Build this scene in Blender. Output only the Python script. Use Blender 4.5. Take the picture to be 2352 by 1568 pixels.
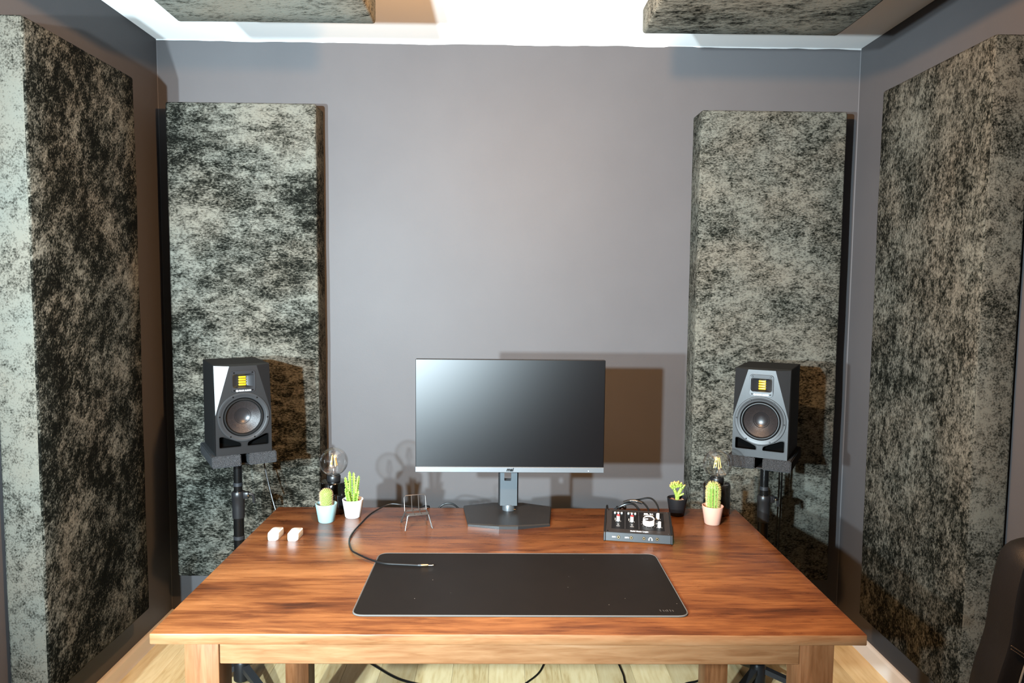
import bpy, bmesh, math, random
from mathutils import Vector, Matrix, noise

random.seed(7)
S = bpy.context.scene
for o in list(bpy.data.objects):
    bpy.data.objects.remove(o, do_unlink=True)
C = S.collection
PI = math.pi
T = 0.76                       # table top height above the floor

# ------------------------------------------------------------------ camera
cam_d = bpy.data.cameras.new('camera'); cam = bpy.data.objects.new('camera', cam_d); C.objects.link(cam)
cam_d.sensor_width = 36.0; cam_d.lens = 1649.5 / 2352 * 36.0; cam_d.clip_start = 0.05; cam_d.clip_end = 50
pit, yaw, rol = 0.0761, 0.0138, 0.0088
F = Vector((math.sin(yaw)*math.cos(pit), math.cos(yaw)*math.cos(pit), -math.sin(pit)))
R0 = Vector((math.cos(yaw), -math.sin(yaw), 0)); U0 = R0.cross(F)
R1 = math.cos(rol)*R0 + math.sin(rol)*U0; U1 = -math.sin(rol)*R0 + math.cos(rol)*U0
m = Matrix((R1, U1, -F)).transposed().to_4x4(); m.translation = Vector((0, 0, 0.7645 + T))
cam.matrix_world = m
S.camera = cam

# ------------------------------------------------------------------ world, lights, exposure
w = bpy.data.worlds.new('world'); S.world = w; w.use_nodes = True
w.node_tree.nodes['Background'].inputs[0].default_value = (0.02, 0.02, 0.022, 1)
w.node_tree.nodes['Background'].inputs[1].default_value = 0.3
S.view_settings.view_transform = 'Standard'; S.view_settings.look = 'None'
S.view_settings.exposure = 0.0; S.view_settings.gamma = 1.0; S.view_settings.use_curve_mapping = False

def spot_light(name, loc, aim, power, color, radius, angle):
    d = bpy.data.lights.new(name, 'SPOT'); d.energy = power; d.color = color; d.shadow_soft_size = radius
    d.spot_size = math.radians(angle); d.spot_blend = 1.0
    o = bpy.data.objects.new(name, d); C.objects.link(o); o.location = loc
    o.rotation_euler = (Vector(aim) - Vector(loc)).to_track_quat('-Z', 'Y').to_euler()
    return o
def point_light(name, loc, power, color, radius):
    d = bpy.data.lights.new(name, 'POINT'); d.energy = power; d.color = color; d.shadow_soft_size = radius
    o = bpy.data.objects.new(name, d); C.objects.link(o); o.location = loc
    return o
# two flash heads in wide reflectors on the left, beside the photographer
spot_light('flash_low', (-1.10, -0.20, 0.69 + T), (-0.32, 3.1, 1.58), 1760, (0.71, 0.88, 0.97), 0.03, 92)
spot_light('flash_high', (-0.80, -0.20, 0.89 + T), (-0.17, 3.1, 1.58), 1760, (0.71, 0.88, 0.97), 0.03, 92)
# warm pendant bulb hanging between the ceiling panels (its fitting is built further down)
LAMP = Vector((0.07, 1.25, 1.437 + T))
point_light('pendant_glow', LAMP, 325, (1.0, 0.54, 0.235), 0.035)

# ------------------------------------------------------------------ helpers: materials
K = 0.45       # overall paint and cloth reflectance
def dim(c): return tuple(v*K for v in c[:3])
def new_mat(name):
    mt = bpy.data.materials.new(name); mt.use_nodes = True
    nt = mt.node_tree
    return mt, nt, nt.nodes['Principled BSDF']
def pbr(name, col, rough=0.5, metal=0.0, spec=0.5, sheen=0.0, coat=0.0, bump=0.0, bscale=200.0, vary=0.0, vscale=20.0):
    mt, nt, b = new_mat(name); col = dim(col); spec = spec*K
    b.inputs['Base Color'].default_value = (*col, 1); b.inputs['Roughness'].default_value = rough
    b.inputs['Metallic'].default_value = metal; b.inputs['Specular IOR Level'].default_value = spec
    b.inputs['Sheen Weight'].default_value = sheen; b.inputs['Coat Weight'].default_value = coat
    if bump or vary:
        tc = nt.nodes.new('ShaderNodeTexCoord')
    if vary:
        n = nt.nodes.new('ShaderNodeTexNoise'); n.inputs['Scale'].default_value = vscale; n.inputs['Detail'].default_value = 4
        nt.links.new(tc.outputs['Object'], n.inputs['Vector'])
        r = nt.nodes.new('ShaderNodeValToRGB')
        r.color_ramp.elements[0].position = 0.3; r.color_ramp.elements[1].position = 0.7
        r.color_ramp.elements[0].color = (*[c*(1-vary) for c in col], 1)
        r.color_ramp.elements[1].color = (*[min(1, c*(1+vary)) for c in col], 1)
        nt.links.new(n.outputs['Fac'], r.inputs['Fac']); nt.links.new(r.outputs['Color'], b.inputs['Base Color'])
    if bump:
        n = nt.nodes.new('ShaderNodeTexNoise'); n.inputs['Scale'].default_value = bscale; n.inputs['Detail'].default_value = 3
        nt.links.new(tc.outputs['Object'], n.inputs['Vector'])
        bp = nt.nodes.new('ShaderNodeBump'); bp.inputs['Strength'].default_value = bump; bp.inputs['Distance'].default_value = 0.002
        nt.links.new(n.outputs['Fac'], bp.inputs['Height']); nt.links.new(bp.outputs['Normal'], b.inputs['Normal'])
    return mt
def math_node(nt, op, a, b):
    n = nt.nodes.new('ShaderNodeMath'); n.operation = op
    for i, v in enumerate((a, b)):
        if isinstance(v, (int, float)): n.inputs[i].default_value = v
        else: nt.links.new(v, n.inputs[i])
    return n.outputs[0]
def ramp(nt, fac, stops, scale=True):
    r = nt.nodes.new('ShaderNodeValToRGB'); e = r.color_ramp.elements
    while len(e) < len(stops): e.new(0.5)
    for i, (p, c) in enumerate(stops):
        e[i].position = p; e[i].color = (*(dim(c) if scale else c), 1)
    nt.links.new(fac, r.inputs['Fac']); return r.outputs['Color']
def noise_tex(nt, vec, scale, detail=3, rough=0.55, dist=0.0):
    n = nt.nodes.new('ShaderNodeTexNoise'); n.inputs['Scale'].default_value = scale
    n.inputs['Detail'].default_value = detail; n.inputs['Roughness'].default_value = rough
    n.inputs['Distortion'].default_value = dist
    nt.links.new(vec, n.inputs['Vector']); return n.outputs['Fac']
def mapped(nt, scale, rot=(0, 0, 0), loc=(0, 0, 0)):
    tc = nt.nodes.new('ShaderNodeTexCoord'); mp = nt.nodes.new('ShaderNodeMapping')
    mp.inputs['Scale'].default_value = scale; mp.inputs['Rotation'].default_value = rot; mp.inputs['Location'].default_value = loc
    nt.links.new(tc.outputs['Object'], mp.inputs['Vector']); return mp.outputs['Vector']

def fabric_mat(name, angle, offset, bias, stretch=2.2, pale=1.0, blotch=0.95):
    """crushed velvet: dark pile flecked with pale pile, speckle drawn out along the weave"""
    mt, nt, b = new_mat(name)
    off = (offset, offset*0.7, offset*1.3)
    rot = (0, angle, 0)
    # rotation first, then an uneven scale: two mapping nodes
    tc = nt.nodes.new('ShaderNodeTexCoord')
    m1 = nt.nodes.new('ShaderNodeMapping'); m1.inputs['Rotation'].default_value = rot; m1.inputs['Location'].default_value = off
    nt.links.new(tc.outputs['Object'], m1.inputs['Vector'])
    m2 = nt.nodes.new('ShaderNodeMapping'); m2.inputs['Scale'].default_value = (1.0/stretch, 1, 1)
    nt.links.new(m1.outputs['Vector'], m2.inputs['Vector'])
    m3 = nt.nodes.new('ShaderNodeMapping'); m3.inputs['Scale'].default_value = (0.78, 0.85, 1)
    nt.links.new(m1.outputs['Vector'], m3.inputs['Vector'])
    fine = noise_tex(nt, m2.outputs['Vector'], 175, 3, 0.75)
    mid = noise_tex(nt, m2.outputs['Vector'], 42, 3, 0.6)
    big = noise_tex(nt, m3.outputs['Vector'], 7.5, 5, 0.66)
    huge = noise_tex(nt, m3.outputs['Vector'], 2.6, 2, 0.5)
    v = math_node(nt, 'MULTIPLY', fine, 1.45)
    v = math_node(nt, 'ADD', v, math_node(nt, 'MULTIPLY', mid, 0.90))
    v = math_node(nt, 'ADD', v, math_node(nt, 'MULTIPLY', big, blotch))
    v = math_node(nt, 'ADD', v, math_node(nt, 'MULTIPLY', huge, 0.40))
    v = math_node(nt, 'ADD', v, bias - (1.45 + 0.90 + blotch + 0.40)/2 + 0.5)
    col = ramp(nt, v, [(0.24, (0.0040, 0.0042, 0.0034)), (0.40, (0.013, 0.0135, 0.011)), (0.55, (0.064*pale, 0.062*pale, 0.053*pale)), (0.82, (0.172*pale, 0.166*pale, 0.144*pale))])
    # a breath of warmer, browner pile here and there
    tint = noise_tex(nt, m3.outputs['Vector'], 5.0, 2, 0.5)
    tm = nt.nodes.new('ShaderNodeMixRGB'); tm.blend_type = 'MULTIPLY'; tm.inputs['Fac'].default_value = 1.0
    nt.links.new(col, tm.inputs['Color1']); nt.links.new(ramp(nt, tint, [(0.35, (0.95, 1.01, 1.0)), (0.65, (1.02, 0.99, 0.93))], False), tm.inputs['Color2'])
    col = tm.outputs[0]
    nt.links.new(col, b.inputs['Base Color'])
    b.inputs['Roughness'].default_value = 0.85; b.inputs['Specular IOR Level'].default_value = 0.02
    bp = nt.nodes.new('ShaderNodeBump'); bp.inputs['Strength'].default_value = 0.5; bp.inputs['Distance'].default_value = 0.0015
    nt.links.new(fine, bp.inputs['Height']); nt.links.new(bp.outputs['Normal'], b.inputs['Normal'])
    return mt

def wood_mat(name, axis, stops, rough=0.28, offset=0.0, spec=0.5, big_amt=0.7, coat=0.25, freq=1.0):
    """stained wood; the grain runs along the given axis"""
    mt, nt, b = new_mat(name)
    st = {'x': (1.3, 14, 14), 'y': (14, 1.3, 14), 'z': (14, 14, 1.3)}[axis]
    sb = {'x': (1.5, 6.5, 6.5), 'y': (6.5, 1.5, 6.5), 'z': (6.5, 6.5, 1.5)}[axis]
    v1 = mapped(nt, [s*freq for s in st], loc=(offset,)*3); v2 = mapped(nt, [s*freq for s in sb], loc=(offset+3,)*3)
    g = noise_tex(nt, v1, 6.0, 5, 0.6, 0.5); big = noise_tex(nt, v2, 1.6, 4, 0.55, 0.7)
    v = math_node(nt, 'ADD', math_node(nt, 'MULTIPLY', g, 1.0 - big_amt*0.5), math_node(nt, 'MULTIPLY', big, big_amt))
    v = math_node(nt, 'SUBTRACT', v, 0.5 + big_amt*0.25 - 0.5)
    col = ramp(nt, v, stops)
    nt.links.new(col, b.inputs['Base Color'])
    rr = math_node(nt, 'MULTIPLY_ADD', g, 0.25); rr.node.inputs[2].default_value = rough - 0.125
    nt.links.new(rr, b.inputs['Roughness'])
    b.inputs['Specular IOR Level'].default_value = spec*K; b.inputs['Coat Weight'].default_value = coat*K; b.inputs['Coat Roughness'].default_value = 0.3
    bp = nt.nodes.new('ShaderNodeBump'); bp.inputs['Strength'].default_value = 0.18; bp.inputs['Distance'].default_value = 0.001
    nt.links.new(g, bp.inputs['Height']); nt.links.new(bp.outputs['Normal'], b.inputs['Normal'])
    return mt

def glass_mat(name, tint, refl=1.0, rough=0.05):
    """thin walled glass"""
    mt = bpy.data.materials.new(name); mt.use_nodes = True; nt = mt.node_tree; nt.nodes.clear()
    out = nt.nodes.new('ShaderNodeOutputMaterial'); mix = nt.nodes.new('ShaderNodeMixShader')
    tr = nt.nodes.new('ShaderNodeBsdfTransparent'); tr.inputs['Color'].default_value = (*tint, 1)
    gl = nt.nodes.new('ShaderNodeBsdfGlossy'); gl.inputs['Roughness'].default_value = rough
    fr = nt.nodes.new('ShaderNodeLayerWeight'); fr.inputs['Blend'].default_value = 0.5
    k = math_node(nt, 'POWER', fr.outputs['Facing'], 2.3)
    k = math_node(nt, 'ADD', math_node(nt, 'MULTIPLY', k, 0.85), 0.10)
    k = math_node(nt, 'MULTIPLY', k, refl)
    nt.links.new(k, mix.inputs[0]); nt.links.new(tr.outputs[0], mix.inputs[1]); nt.links.new(gl.outputs[0], mix.inputs[2])
    nt.links.new(mix.outputs[0], out.inputs['Surface'])
    return mt

# ------------------------------------------------------------------ helpers: meshes and objects
def mesh_of(bm, smooth=True, angle=35):
    bmesh.ops.recalc_face_normals(bm, faces=bm.faces[:])
    me = bpy.data.meshes.new('mesh'); bm.to_mesh(me); bm.free()
    if smooth:
        for p in me.polygons: p.use_smooth = True
        me.set_sharp_from_angle(angle=math.radians(angle))
    return me
def obj(name, bm, mat, parent=None, loc=(0, 0, 0), rot=(0, 0, 0), smooth=True, angle=35, label=None, kind=None):
    me = bm if isinstance(bm, bpy.types.Mesh) else mesh_of(bm, smooth, angle)
    if mat is not None and not me.materials: me.materials.append(mat)
    o = bpy.data.objects.new(name, me); C.objects.link(o)
    o.location = loc; o.rotation_euler = rot
    if parent: o.parent = parent
    if label: o['label'] = label
    if kind: o['kind'] = kind
    return o
def thing(name, label, cat, loc=(0, 0, 0), rot=(0, 0, 0), group=None):
    o = bpy.data.objects.new(name, None); C.objects.link(o); o.empty_display_size = 0.05
    o.location = loc; o.rotation_euler = rot if isinstance(rot, (tuple, list)) else (0, 0, rot)
    o['label'] = label; o['category'] = cat
    if group: o['group'] = group
    return o
def tag(o, label, cat, group=None):
    o['label'] = label; o['category'] = cat
    if group: o['group'] = group
    return o
def copy_tree(o, parent=None):
    c = o.copy(); C.objects.link(c)
    if parent: c.parent = parent
    for ch in list(o.children): copy_tree(ch, c)
    return c
def bmn(): return bmesh.new()
def box(bm, x0, x1, y0, y1, z0, z1, bev=0.0, seg=2, mat=None):
    r = bmesh.ops.create_cube(bm, size=1.0)
    M = Matrix.Translation(((x0+x1)/2, (y0+y1)/2, (z0+z1)/2)) @ Matrix.Diagonal((x1-x0, y1-y0, z1-z0, 1))
    bmesh.ops.transform(bm, matrix=M, verts=r['verts'])
    if bev:
        es = list({e for v in r['verts'] for e in v.link_edges})
        bmesh.ops.bevel(bm, geom=es, offset=bev, segments=seg, affect='EDGES', profile=0.5)
    return bm
def lathe(bm, prof, n=32, center=(0, 0, 0), cap=True, M=None):
    rings = []
    for r, z in prof:
        if r < 1e-6: rings.append([bm.verts.new((0, 0, z))])
        else: rings.append([bm.verts.new((r*math.cos(2*PI*k/n), r*math.sin(2*PI*k/n), z)) for k in range(n)])
    for a, b in zip(rings[:-1], rings[1:]):
        for k in range(n):
            k2 = (k+1) % n
            if len(a) == 1 and len(b) == 1: continue
            if len(a) == 1: bm.faces.new((a[0], b[k], b[k2]))
            elif len(b) == 1: bm.faces.new((a[k], a[k2], b[0]))
            else: bm.faces.new((a[k], a[k2], b[k2], b[k]))
    if cap:
        for rg in (rings[0], rings[-1]):
            if len(rg) > 1: bm.faces.new(rg)
    vs = [v for rg in rings for v in rg]
    MM = Matrix.Translation(center) @ (M if M else Matrix.Identity(4))
    bmesh.ops.transform(bm, matrix=MM, verts=vs)
    return bm
def smooth_path(pts, sub=8):
    P = [Vector(p) for p in pts]
    if len(P) < 3: return P
    out = []
    for i in range(len(P)-1):
        p0 = P[max(i-1, 0)]; p1 = P[i]; p2 = P[i+1]; p3 = P[min(i+2, len(P)-1)]
        for k in range(sub):
            t = k/sub
            out.append(0.5*((2*p1) + (p2-p0)*t + (2*p0-5*p1+4*p2-p3)*t*t + (3*p1-p0-3*p2+p3)*t**3))
    out.append(P[-1]); return out
def tube(bm, pts, r, n=8, sub=0, cap=True):
    P = smooth_path(pts, sub) if sub else [Vector(p) for p in pts]
    rings = []; up = Vector((0, 0, 1))
    t0 = (P[1]-P[0]).normalized()
    if abs(t0.dot(up)) > 0.95: up = Vector((1, 0, 0))
    nrm = (up - t0*up.dot(t0)).normalized()
    for i, p in enumerate(P):
        t = (P[min(i+1, len(P)-1)] - P[max(i-1, 0)]).normalized()
        nrm = (nrm - t*nrm.dot(t)).normalized(); bn = t.cross(nrm)
        rr = r(i/(len(P)-1)) if callable(r) else r
        rings.append([bm.verts.new(p + rr*(math.cos(2*PI*k/n)*nrm + math.sin(2*PI*k/n)*bn)) for k in range(n)])
    for a, b in zip(rings[:-1], rings[1:]):
        for k in range(n): bm.faces.new((a[k], a[(k+1) % n], b[(k+1) % n], b[k]))
    if cap: bm.faces.new(rings[0]); bm.faces.new(rings[-1])
    return bm
def prism(bm, outline, y0, y1, axis='y'):
    """outline of (a, b) pairs swept between y0 and y1; axis y: (x, z) outline, axis z: (x, y), axis x: (y, z)"""
    def P(a, b, c): return {'y': (a, c, b), 'z': (a, b, c), 'x': (c, a, b)}[axis]
    A = [bm.verts.new(P(a, b, y0)) for a, b in outline]; B = [bm.verts.new(P(a, b, y1)) for a, b in outline]
    n = len(A)
    bm.faces.new(A); bm.faces.new(B)
    for k in range(n): bm.faces.new((A[k], A[(k+1) % n], B[(k+1) % n], B[k]))
    return bm
def rounded(pts, r, seg=4):
    """round the corners of a 2-D outline; r one radius or one per corner"""
    out = []; n = len(pts)
    for i in range(n):
        p = Vector(pts[i]); a = Vector(pts[i-1]) - p; b = Vector(pts[(i+1) % n]) - p
        rr = r[i] if isinstance(r, (list, tuple)) else r
        k = min(rr, a.length*0.49, b.length*0.49)
        if k <= 0: out.append(tuple(p)); continue
        s = p + a.normalized()*k; e = p + b.normalized()*k
        for j in range(seg+1):
            t = j/seg; out.append(tuple((1-t)**2*s + 2*t*(1-t)*p + t*t*e))
    return out
def text_mesh(txt, size, extrude=0.0002, shear=0.0, bold=0.0, spacing=1.0):
    cu = bpy.data.curves.new('lettering', 'FONT'); cu.body = txt; cu.size = size; cu.extrude = extrude
    cu.shear = shear; cu.offset = bold; cu.align_x = 'CENTER'; cu.align_y = 'CENTER'; cu.space_character = spacing
    cu.resolution_u = 3
    o = bpy.data.objects.new('lettering', cu); C.objects.link(o)
    dg = bpy.context.evaluated_depsgraph_get()
    me = bpy.data.meshes.new_from_object(o.evaluated_get(dg)); 
    bpy.data.objects.remove(o, do_unlink=True); bpy.data.curves.remove(cu)
    me.materials.clear()
    return me
def struct(o): o['kind'] = 'structure'; return o

# ------------------------------------------------------------------ materials
def wall_mat():
    mt, nt, b = new_mat('wall_paint')
    v = mapped(nt, (1, 1, 1))
    n = noise_tex(nt, v, 3.0, 4, 0.6)
    col = ramp(nt, n, [(0.3, (0.104, 0.099, 0.102)), (0.7, (0.112, 0.107, 0.110))])
    # faint pale scuff marks, mostly rubbed along the wall
    s = noise_tex(nt, mapped(nt, (2.2, 2.2, 16), loc=(4.1, 0, 2.2)), 3.0, 6, 0.7)
    sc = ramp(nt, s, [(0.735, (0, 0, 0)), (0.80, (1, 1, 1))], False)
    mx = nt.nodes.new('ShaderNodeMixRGB'); mx.inputs['Color2'].default_value = (0.060, 0.058, 0.060, 1)
    nt.links.new(sc, mx.inputs['Fac']); nt.links.new(col, mx.inputs['Color1'])
    nt.links.new(mx.outputs[0], b.inputs['Base Color'])
    b.inputs['Roughness'].default_value = 0.52; b.inputs['Specular IOR Level'].default_value = 0.085
    f = noise_tex(nt, v, 260, 3, 0.6)
    bp = nt.nodes.new('ShaderNodeBump'); bp.inputs['Strength'].default_value = 0.10; bp.inputs['Distance'].default_value = 0.002
    nt.links.new(f, bp.inputs['Height']); nt.links.new(bp.outputs['Normal'], b.inputs['Normal'])
    return mt
M_wall = wall_mat()
M_ceil = pbr('ceiling_paint', (1.5, 1.5, 1.47), 0.8, spec=0.2, bump=0.06, bscale=180)
M_caulk = pbr('white_caulk', (0.82, 0.82, 0.81), 0.5)
M_bead = pbr('corner_bead_grey', (0.125, 0.12, 0.125), 0.7)
M_skirt = pbr('white_skirting', (1.1, 1.06, 1.0), 0.45)
M_black = pbr('black_plastic', (0.006, 0.006, 0.0065), 0.42)
M_vinyl = pbr('black_vinyl', (0.0048, 0.0048, 0.0050), 0.62, spec=0.3, bump=0.15, bscale=900)
M_baffle = pbr('dark_grey_baffle', (0.0075, 0.0077, 0.0083), 0.40, spec=0.55, bump=0.05, bscale=1500)
M_ring = pbr('grey_woofer_ring', (0.019, 0.020, 0.0215), 0.42)
M_plate = pbr('grey_tweeter_plate', (0.017, 0.0175, 0.0195), 0.34)
M_rubber = pbr('black_rubber', (0.005, 0.005, 0.005), 0.40)
M_cone = pbr('grey_woven_cone', (0.024, 0.020, 0.020), 0.36, metal=0.2, bump=0.35, bscale=700, vary=0.35, vscale=420)
M_dust = pbr('dark_dust_cap', (0.018, 0.0165, 0.0175), 0.34, metal=0.2)
M_screw = pbr('black_screw', (0.004, 0.004, 0.004), 0.2, spec=1.2)
M_port = pbr('port_black', (0.0012, 0.0012, 0.0012), 0.9, spec=0.05)
M_yellow = pbr('yellow_foil', (0.62, 0.36, 0.006), 0.35, metal=0.0)
M_white = pbr('white_print', (0.75, 0.75, 0.75), 0.5)
M_chrome = pbr('chrome', (0.72, 0.70, 0.67), 0.18, metal=1.0)
M_gold = pbr('brass', (0.62, 0.44, 0.25), 0.25, metal=1.0)
M_steel = pbr('dark_grey_metal', (0.03, 0.03, 0.032), 0.32, metal=0.0)
M_pole = pbr('black_gloss_tube', (0.004, 0.004, 0.004), 0.26)
M_collar = pbr('charcoal_collar', (0.011, 0.011, 0.012), 0.38)
M_band = pbr('grey_band', (0.018, 0.019, 0.022), 0.45)
M_foam = pbr('grey_foam', (0.034, 0.035, 0.037), 0.95, spec=0.1, bump=1.0, bscale=420, vary=0.85, vscale=520)
M_cable = pbr('black_cable', (0.0055, 0.0055, 0.0055), 0.38)
M_backing = pbr('panel_backing', (0.012, 0.010, 0.008), 0.9)
M_leather = pbr('black_leather', (0.0075, 0.007, 0.0075), 0.48, bump=0.25, bscale=520)
M_stitch = pbr('tan_stitching', (0.10, 0.075, 0.055), 0.7)
M_pipe = pbr('silver_piping', (0.20, 0.22, 0.23), 0.35)
STAIN = [(0.26, (0.040, 0.0125, 0.0052)), (0.42, (0.108, 0.034, 0.0108)), (0.55, (0.185, 0.068, 0.0215)), (0.74, (0.280, 0.116, 0.040))]
EDGE = [(0.22, (0.10, 0.036, 0.014)), (0.40, (0.20, 0.086, 0.034)), (0.58, (0.275, 0.135, 0.060)), (0.76, (0.33, 0.180, 0.092))]  # table edge and rails: thinner stain, plus flash brightness put into the colour
LEGS = [(0.24, (0.080, 0.027, 0.010)), (0.42, (0.18, 0.068, 0.024)), (0.60, (0.27, 0.112, 0.045)), (0.76, (0.32, 0.155, 0.080))]
M_top = wood_mat('stained_tabletop', 'x', STAIN, 0.30, 0.0, big_amt=0.95)
M_edge = wood_mat('pale_lit_table_edge', 'x', EDGE, 0.40, 2.0, big_amt=0.6, coat=0.1)
M_rail = wood_mat('table_rail_wood', 'x', EDGE, 0.42, 5.0, big_amt=0.7, coat=0.1)
M_railside = wood_mat('table_side_rail_wood', 'y', EDGE, 0.42, 5.5, big_amt=0.7, coat=0.1)
M_leg = wood_mat('table_leg_wood', 'z', LEGS, 0.42, 9.0, big_amt=0.9, coat=0.1)
PINE = [(0.26, (0.62, 0.40, 0.16)), (0.42, (0.90, 0.66, 0.33)), (0.60, (1.04, 0.80, 0.44)), (0.76, (1.10, 0.88, 0.52))]
M_pine = [wood_mat('pine_plank_%s' % n, 'y', [(p, tuple(c*k for c in col)) for p, col in PINE], 0.42, i*3.3, big_amt=0.7, coat=0.1)
          for i, (n, k) in enumerate((('pale', 1.0), ('honey', 0.86), ('cream', 1.06)))]

# ------------------------------------------------------------------ room shell
XL, XR, YB, YF, H = -1.474, 1.531, 3.148, -2.60, 2.555
struct(obj('wall_back', box(bmn(), XL-0.1, XR+0.1, YB, YB+0.1, 0, H), M_wall, smooth=False))
struct(obj('wall_left', box(bmn(), XL-0.1, XL, YF, YB, 0, H), M_wall, smooth=False))
struct(obj('wall_right', box(bmn(), XR, XR+0.1, YF, YB, 0, H), M_wall, smooth=False))
struct(obj('wall_front', box(bmn(), XL-0.1, XR+0.1, YF-0.1, YF, 0, H), M_wall, smooth=False))
struct(obj('ceiling', box(bmn(), XL-0.1, XR+0.1, YF-0.1, YB+0.1, H, H+0.1), M_ceil, smooth=False))
fl = struct(obj('floor', box(bmn(), XL-0.1, XR+0.1, YF-0.1, YB+0.1, -0.06, -0.012), M_backing, smooth=False))
PW = (XR-XL)/21
plank_me = []
for mi, mt in enumerate(M_pine):
    me = mesh_of(box(bmn(), -PW/2+0.0003, PW/2-0.0003, 0.0006, 1.1994, -0.012, 0.0, 0.0007, 1), False); me.materials.append(mt); plank_me.append(me)
half_me = []
for mi, mt in enumerate(M_pine):
    me = mesh_of(box(bmn(), -PW/2+0.0003, PW/2-0.0003, 0.0006, 0.5994, -0.012, 0.0, 0.0007, 1), False); me.materials.append(mt); half_me.append(me)
rnd = random.Random(3)
for i in range(21):
    y = YB - 1.2 if i % 2 == 0 else YB - 0.6
    first = True
    while y > -0.6:
        short = (i % 2 == 1 and first)
        p = obj('plank', rnd.choice(half_me if short else plank_me), None, fl, (XL + PW*(i+0.5), y, 0))
        first = False; y -= 1.2
# skirting boards
def skirt(name, a, b, nx, ny):
    bm = bmn(); h, d = 0.068, 0.016
    a = Vector((*a, 0)); b = Vector((*b, 0)); n = Vector((nx, ny, 0))
    prof = [(0, 0), (d, 0), (d, h-0.010), (d*0.55, h-0.002), (0.003, h), (0, h)]
    A = [bm.verts.new(a + n*u + Vector((0, 0, v))) for u, v in prof]; B = [bm.verts.new(b + n*u + Vector((0, 0, v))) for u, v in prof]
    bm.faces.new(A); bm.faces.new(B)
    for k in range(len(A)): bm.faces.new((A[k], A[(k+1) % len(A)], B[(k+1) % len(A)], B[k]))
    struct(obj(name, bm, M_skirt, smooth=False))
skirt('baseboard_left', (XL, YF), (XL, YB), 1, 0)
skirt('baseboard_right', (XR, YF), (XR, YB), -1, 0)
skirt('baseboard_back', (XL+0.016, YB), (XR-0.016, YB), 0, -1)
# wavy line of white ceiling paint and filler over the top of the back wall
bm = bmn(); N = 120; top = []; lo = []; topf = []; lof = []
for k in range(N+1):
    x = XL + (XR-XL)*k/N
    d = 0.005 + 0.0045*noise.noise(Vector((x*3.1, 0.3, 0))) + 0.003*noise.noise(Vector((x*14, 4.3, 0)))
    if 0.72 < k/N < 0.76: d *= 0.3
    d = max(0.001, d)
    topf.append(bm.verts.new((x, YB-0.0030, H))); lof.append(bm.verts.new((x, YB-0.0022, H-d))); lo.append(bm.verts.new((x, YB, H-d)))
for k in range(N):
    bm.faces.new((topf[k], topf[k+1], lof[k+1], lof[k])); bm.faces.new((lof[k], lof[k+1], lo[k+1], lo[k]))
struct(obj('trim_1', bm, M_caulk))
for nm, x, s in (('trim_2', XL, 1), ('trim_3', XR, -1)):
    bm = bmn()
    prism(bm, [(x, YB), (x+s*0.0025, YB), (x+s*0.0010, YB-0.0010), (x, YB-0.0025)], 0.07, H-0.002, 'z')
    struct(obj(nm, bm, M_bead, smooth=False))

# ------------------------------------------------------------------ acoustic panels
def panel(label, loc, rot, W, Hh, D, mat, gap, ceiling=False, side=None, cat='acoustic panel'):
    """local frame: x across, z up the panel, front face at y = -D, back at y = 0; back frame fills the gap behind"""
    t = thing('acoustic_panel', label, cat, loc, rot, None)
    bm = box(bmn(), -W/2, W/2, -D, 0, 0, Hh, 0.010, 3)
    for k in range(1, 24):
        bmesh.ops.bisect_plane(bm, geom=bm.verts[:]+bm.edges[:]+bm.faces[:], plane_co=(0, 0, Hh*k/24), plane_no=(0, 0, 1))
    for k in range(1, 6):
        bmesh.ops.bisect_plane(bm, geom=bm.verts[:]+bm.edges[:]+bm.faces[:], plane_co=(-W/2 + W*k/6, 0, 0), plane_no=(1, 0, 0))
    sd = random.random()*50
    for v in bm.verts:
        if v.co.y > -0.002: continue
        n = noise.noise_vector(Vector((v.co.x*6+sd, v.co.y*6, v.co.z*5)))
        v.co.x += 0.0018*n.x; v.co.y += 0.0022*n.y; v.co.z += 0.0015*n.z
    me = mesh_of(bm, angle=60); me.materials.append(mat)
    if side:                                   # wrapped edges take a second, more evenly pale velvet
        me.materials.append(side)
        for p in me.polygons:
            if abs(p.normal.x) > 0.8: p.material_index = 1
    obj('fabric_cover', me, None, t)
    if not ceiling:
        bm = bmn(); f = 0.03; i = 0.03
        box(bm, -W/2+i, -W/2+i+f, 0, gap, i, Hh-i); box(bm, W/2-i-f, W/2-i, 0, gap, i, Hh-i)
        box(bm, -W/2+i+f, W/2-i-f, 0, gap, i, i+f); box(bm, -W/2+i+f, W/2-i-f, 0, gap, Hh-i-f, Hh-i)
        obj('back_frame', bm, M_backing, t, smooth=False)
    else:
        for sx in (-1, 1):
            for z in (0.25, Hh-0.25):
                bm = tube(bmn(), [(sx*(W/2-0.12), 0.0, z), (sx*(W/2-0.12), gap, z)], 0.0012, 6)
                obj('hanging_wire', bm, M_steel, t)
    return t
ZP0 = 0.28
panel('tall crushed-velvet acoustic panel on the back wall behind the left speaker', (-1.0725, YB-0.014, ZP0), 0, 0.611, 1.982, 0.134, fabric_mat('velvet_back_left', 0.0, 1.0, 0.04), 0.014)
panel('tall crushed-velvet acoustic panel on the back wall behind the right speaker', (1.114, YB-0.014, ZP0-0.012), 0, 0.605, 1.987, 0.134, fabric_mat('velvet_back_right', 0.05, 7.3, 0.13, 1.8, 0.95, 0.75), 0.014)
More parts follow.
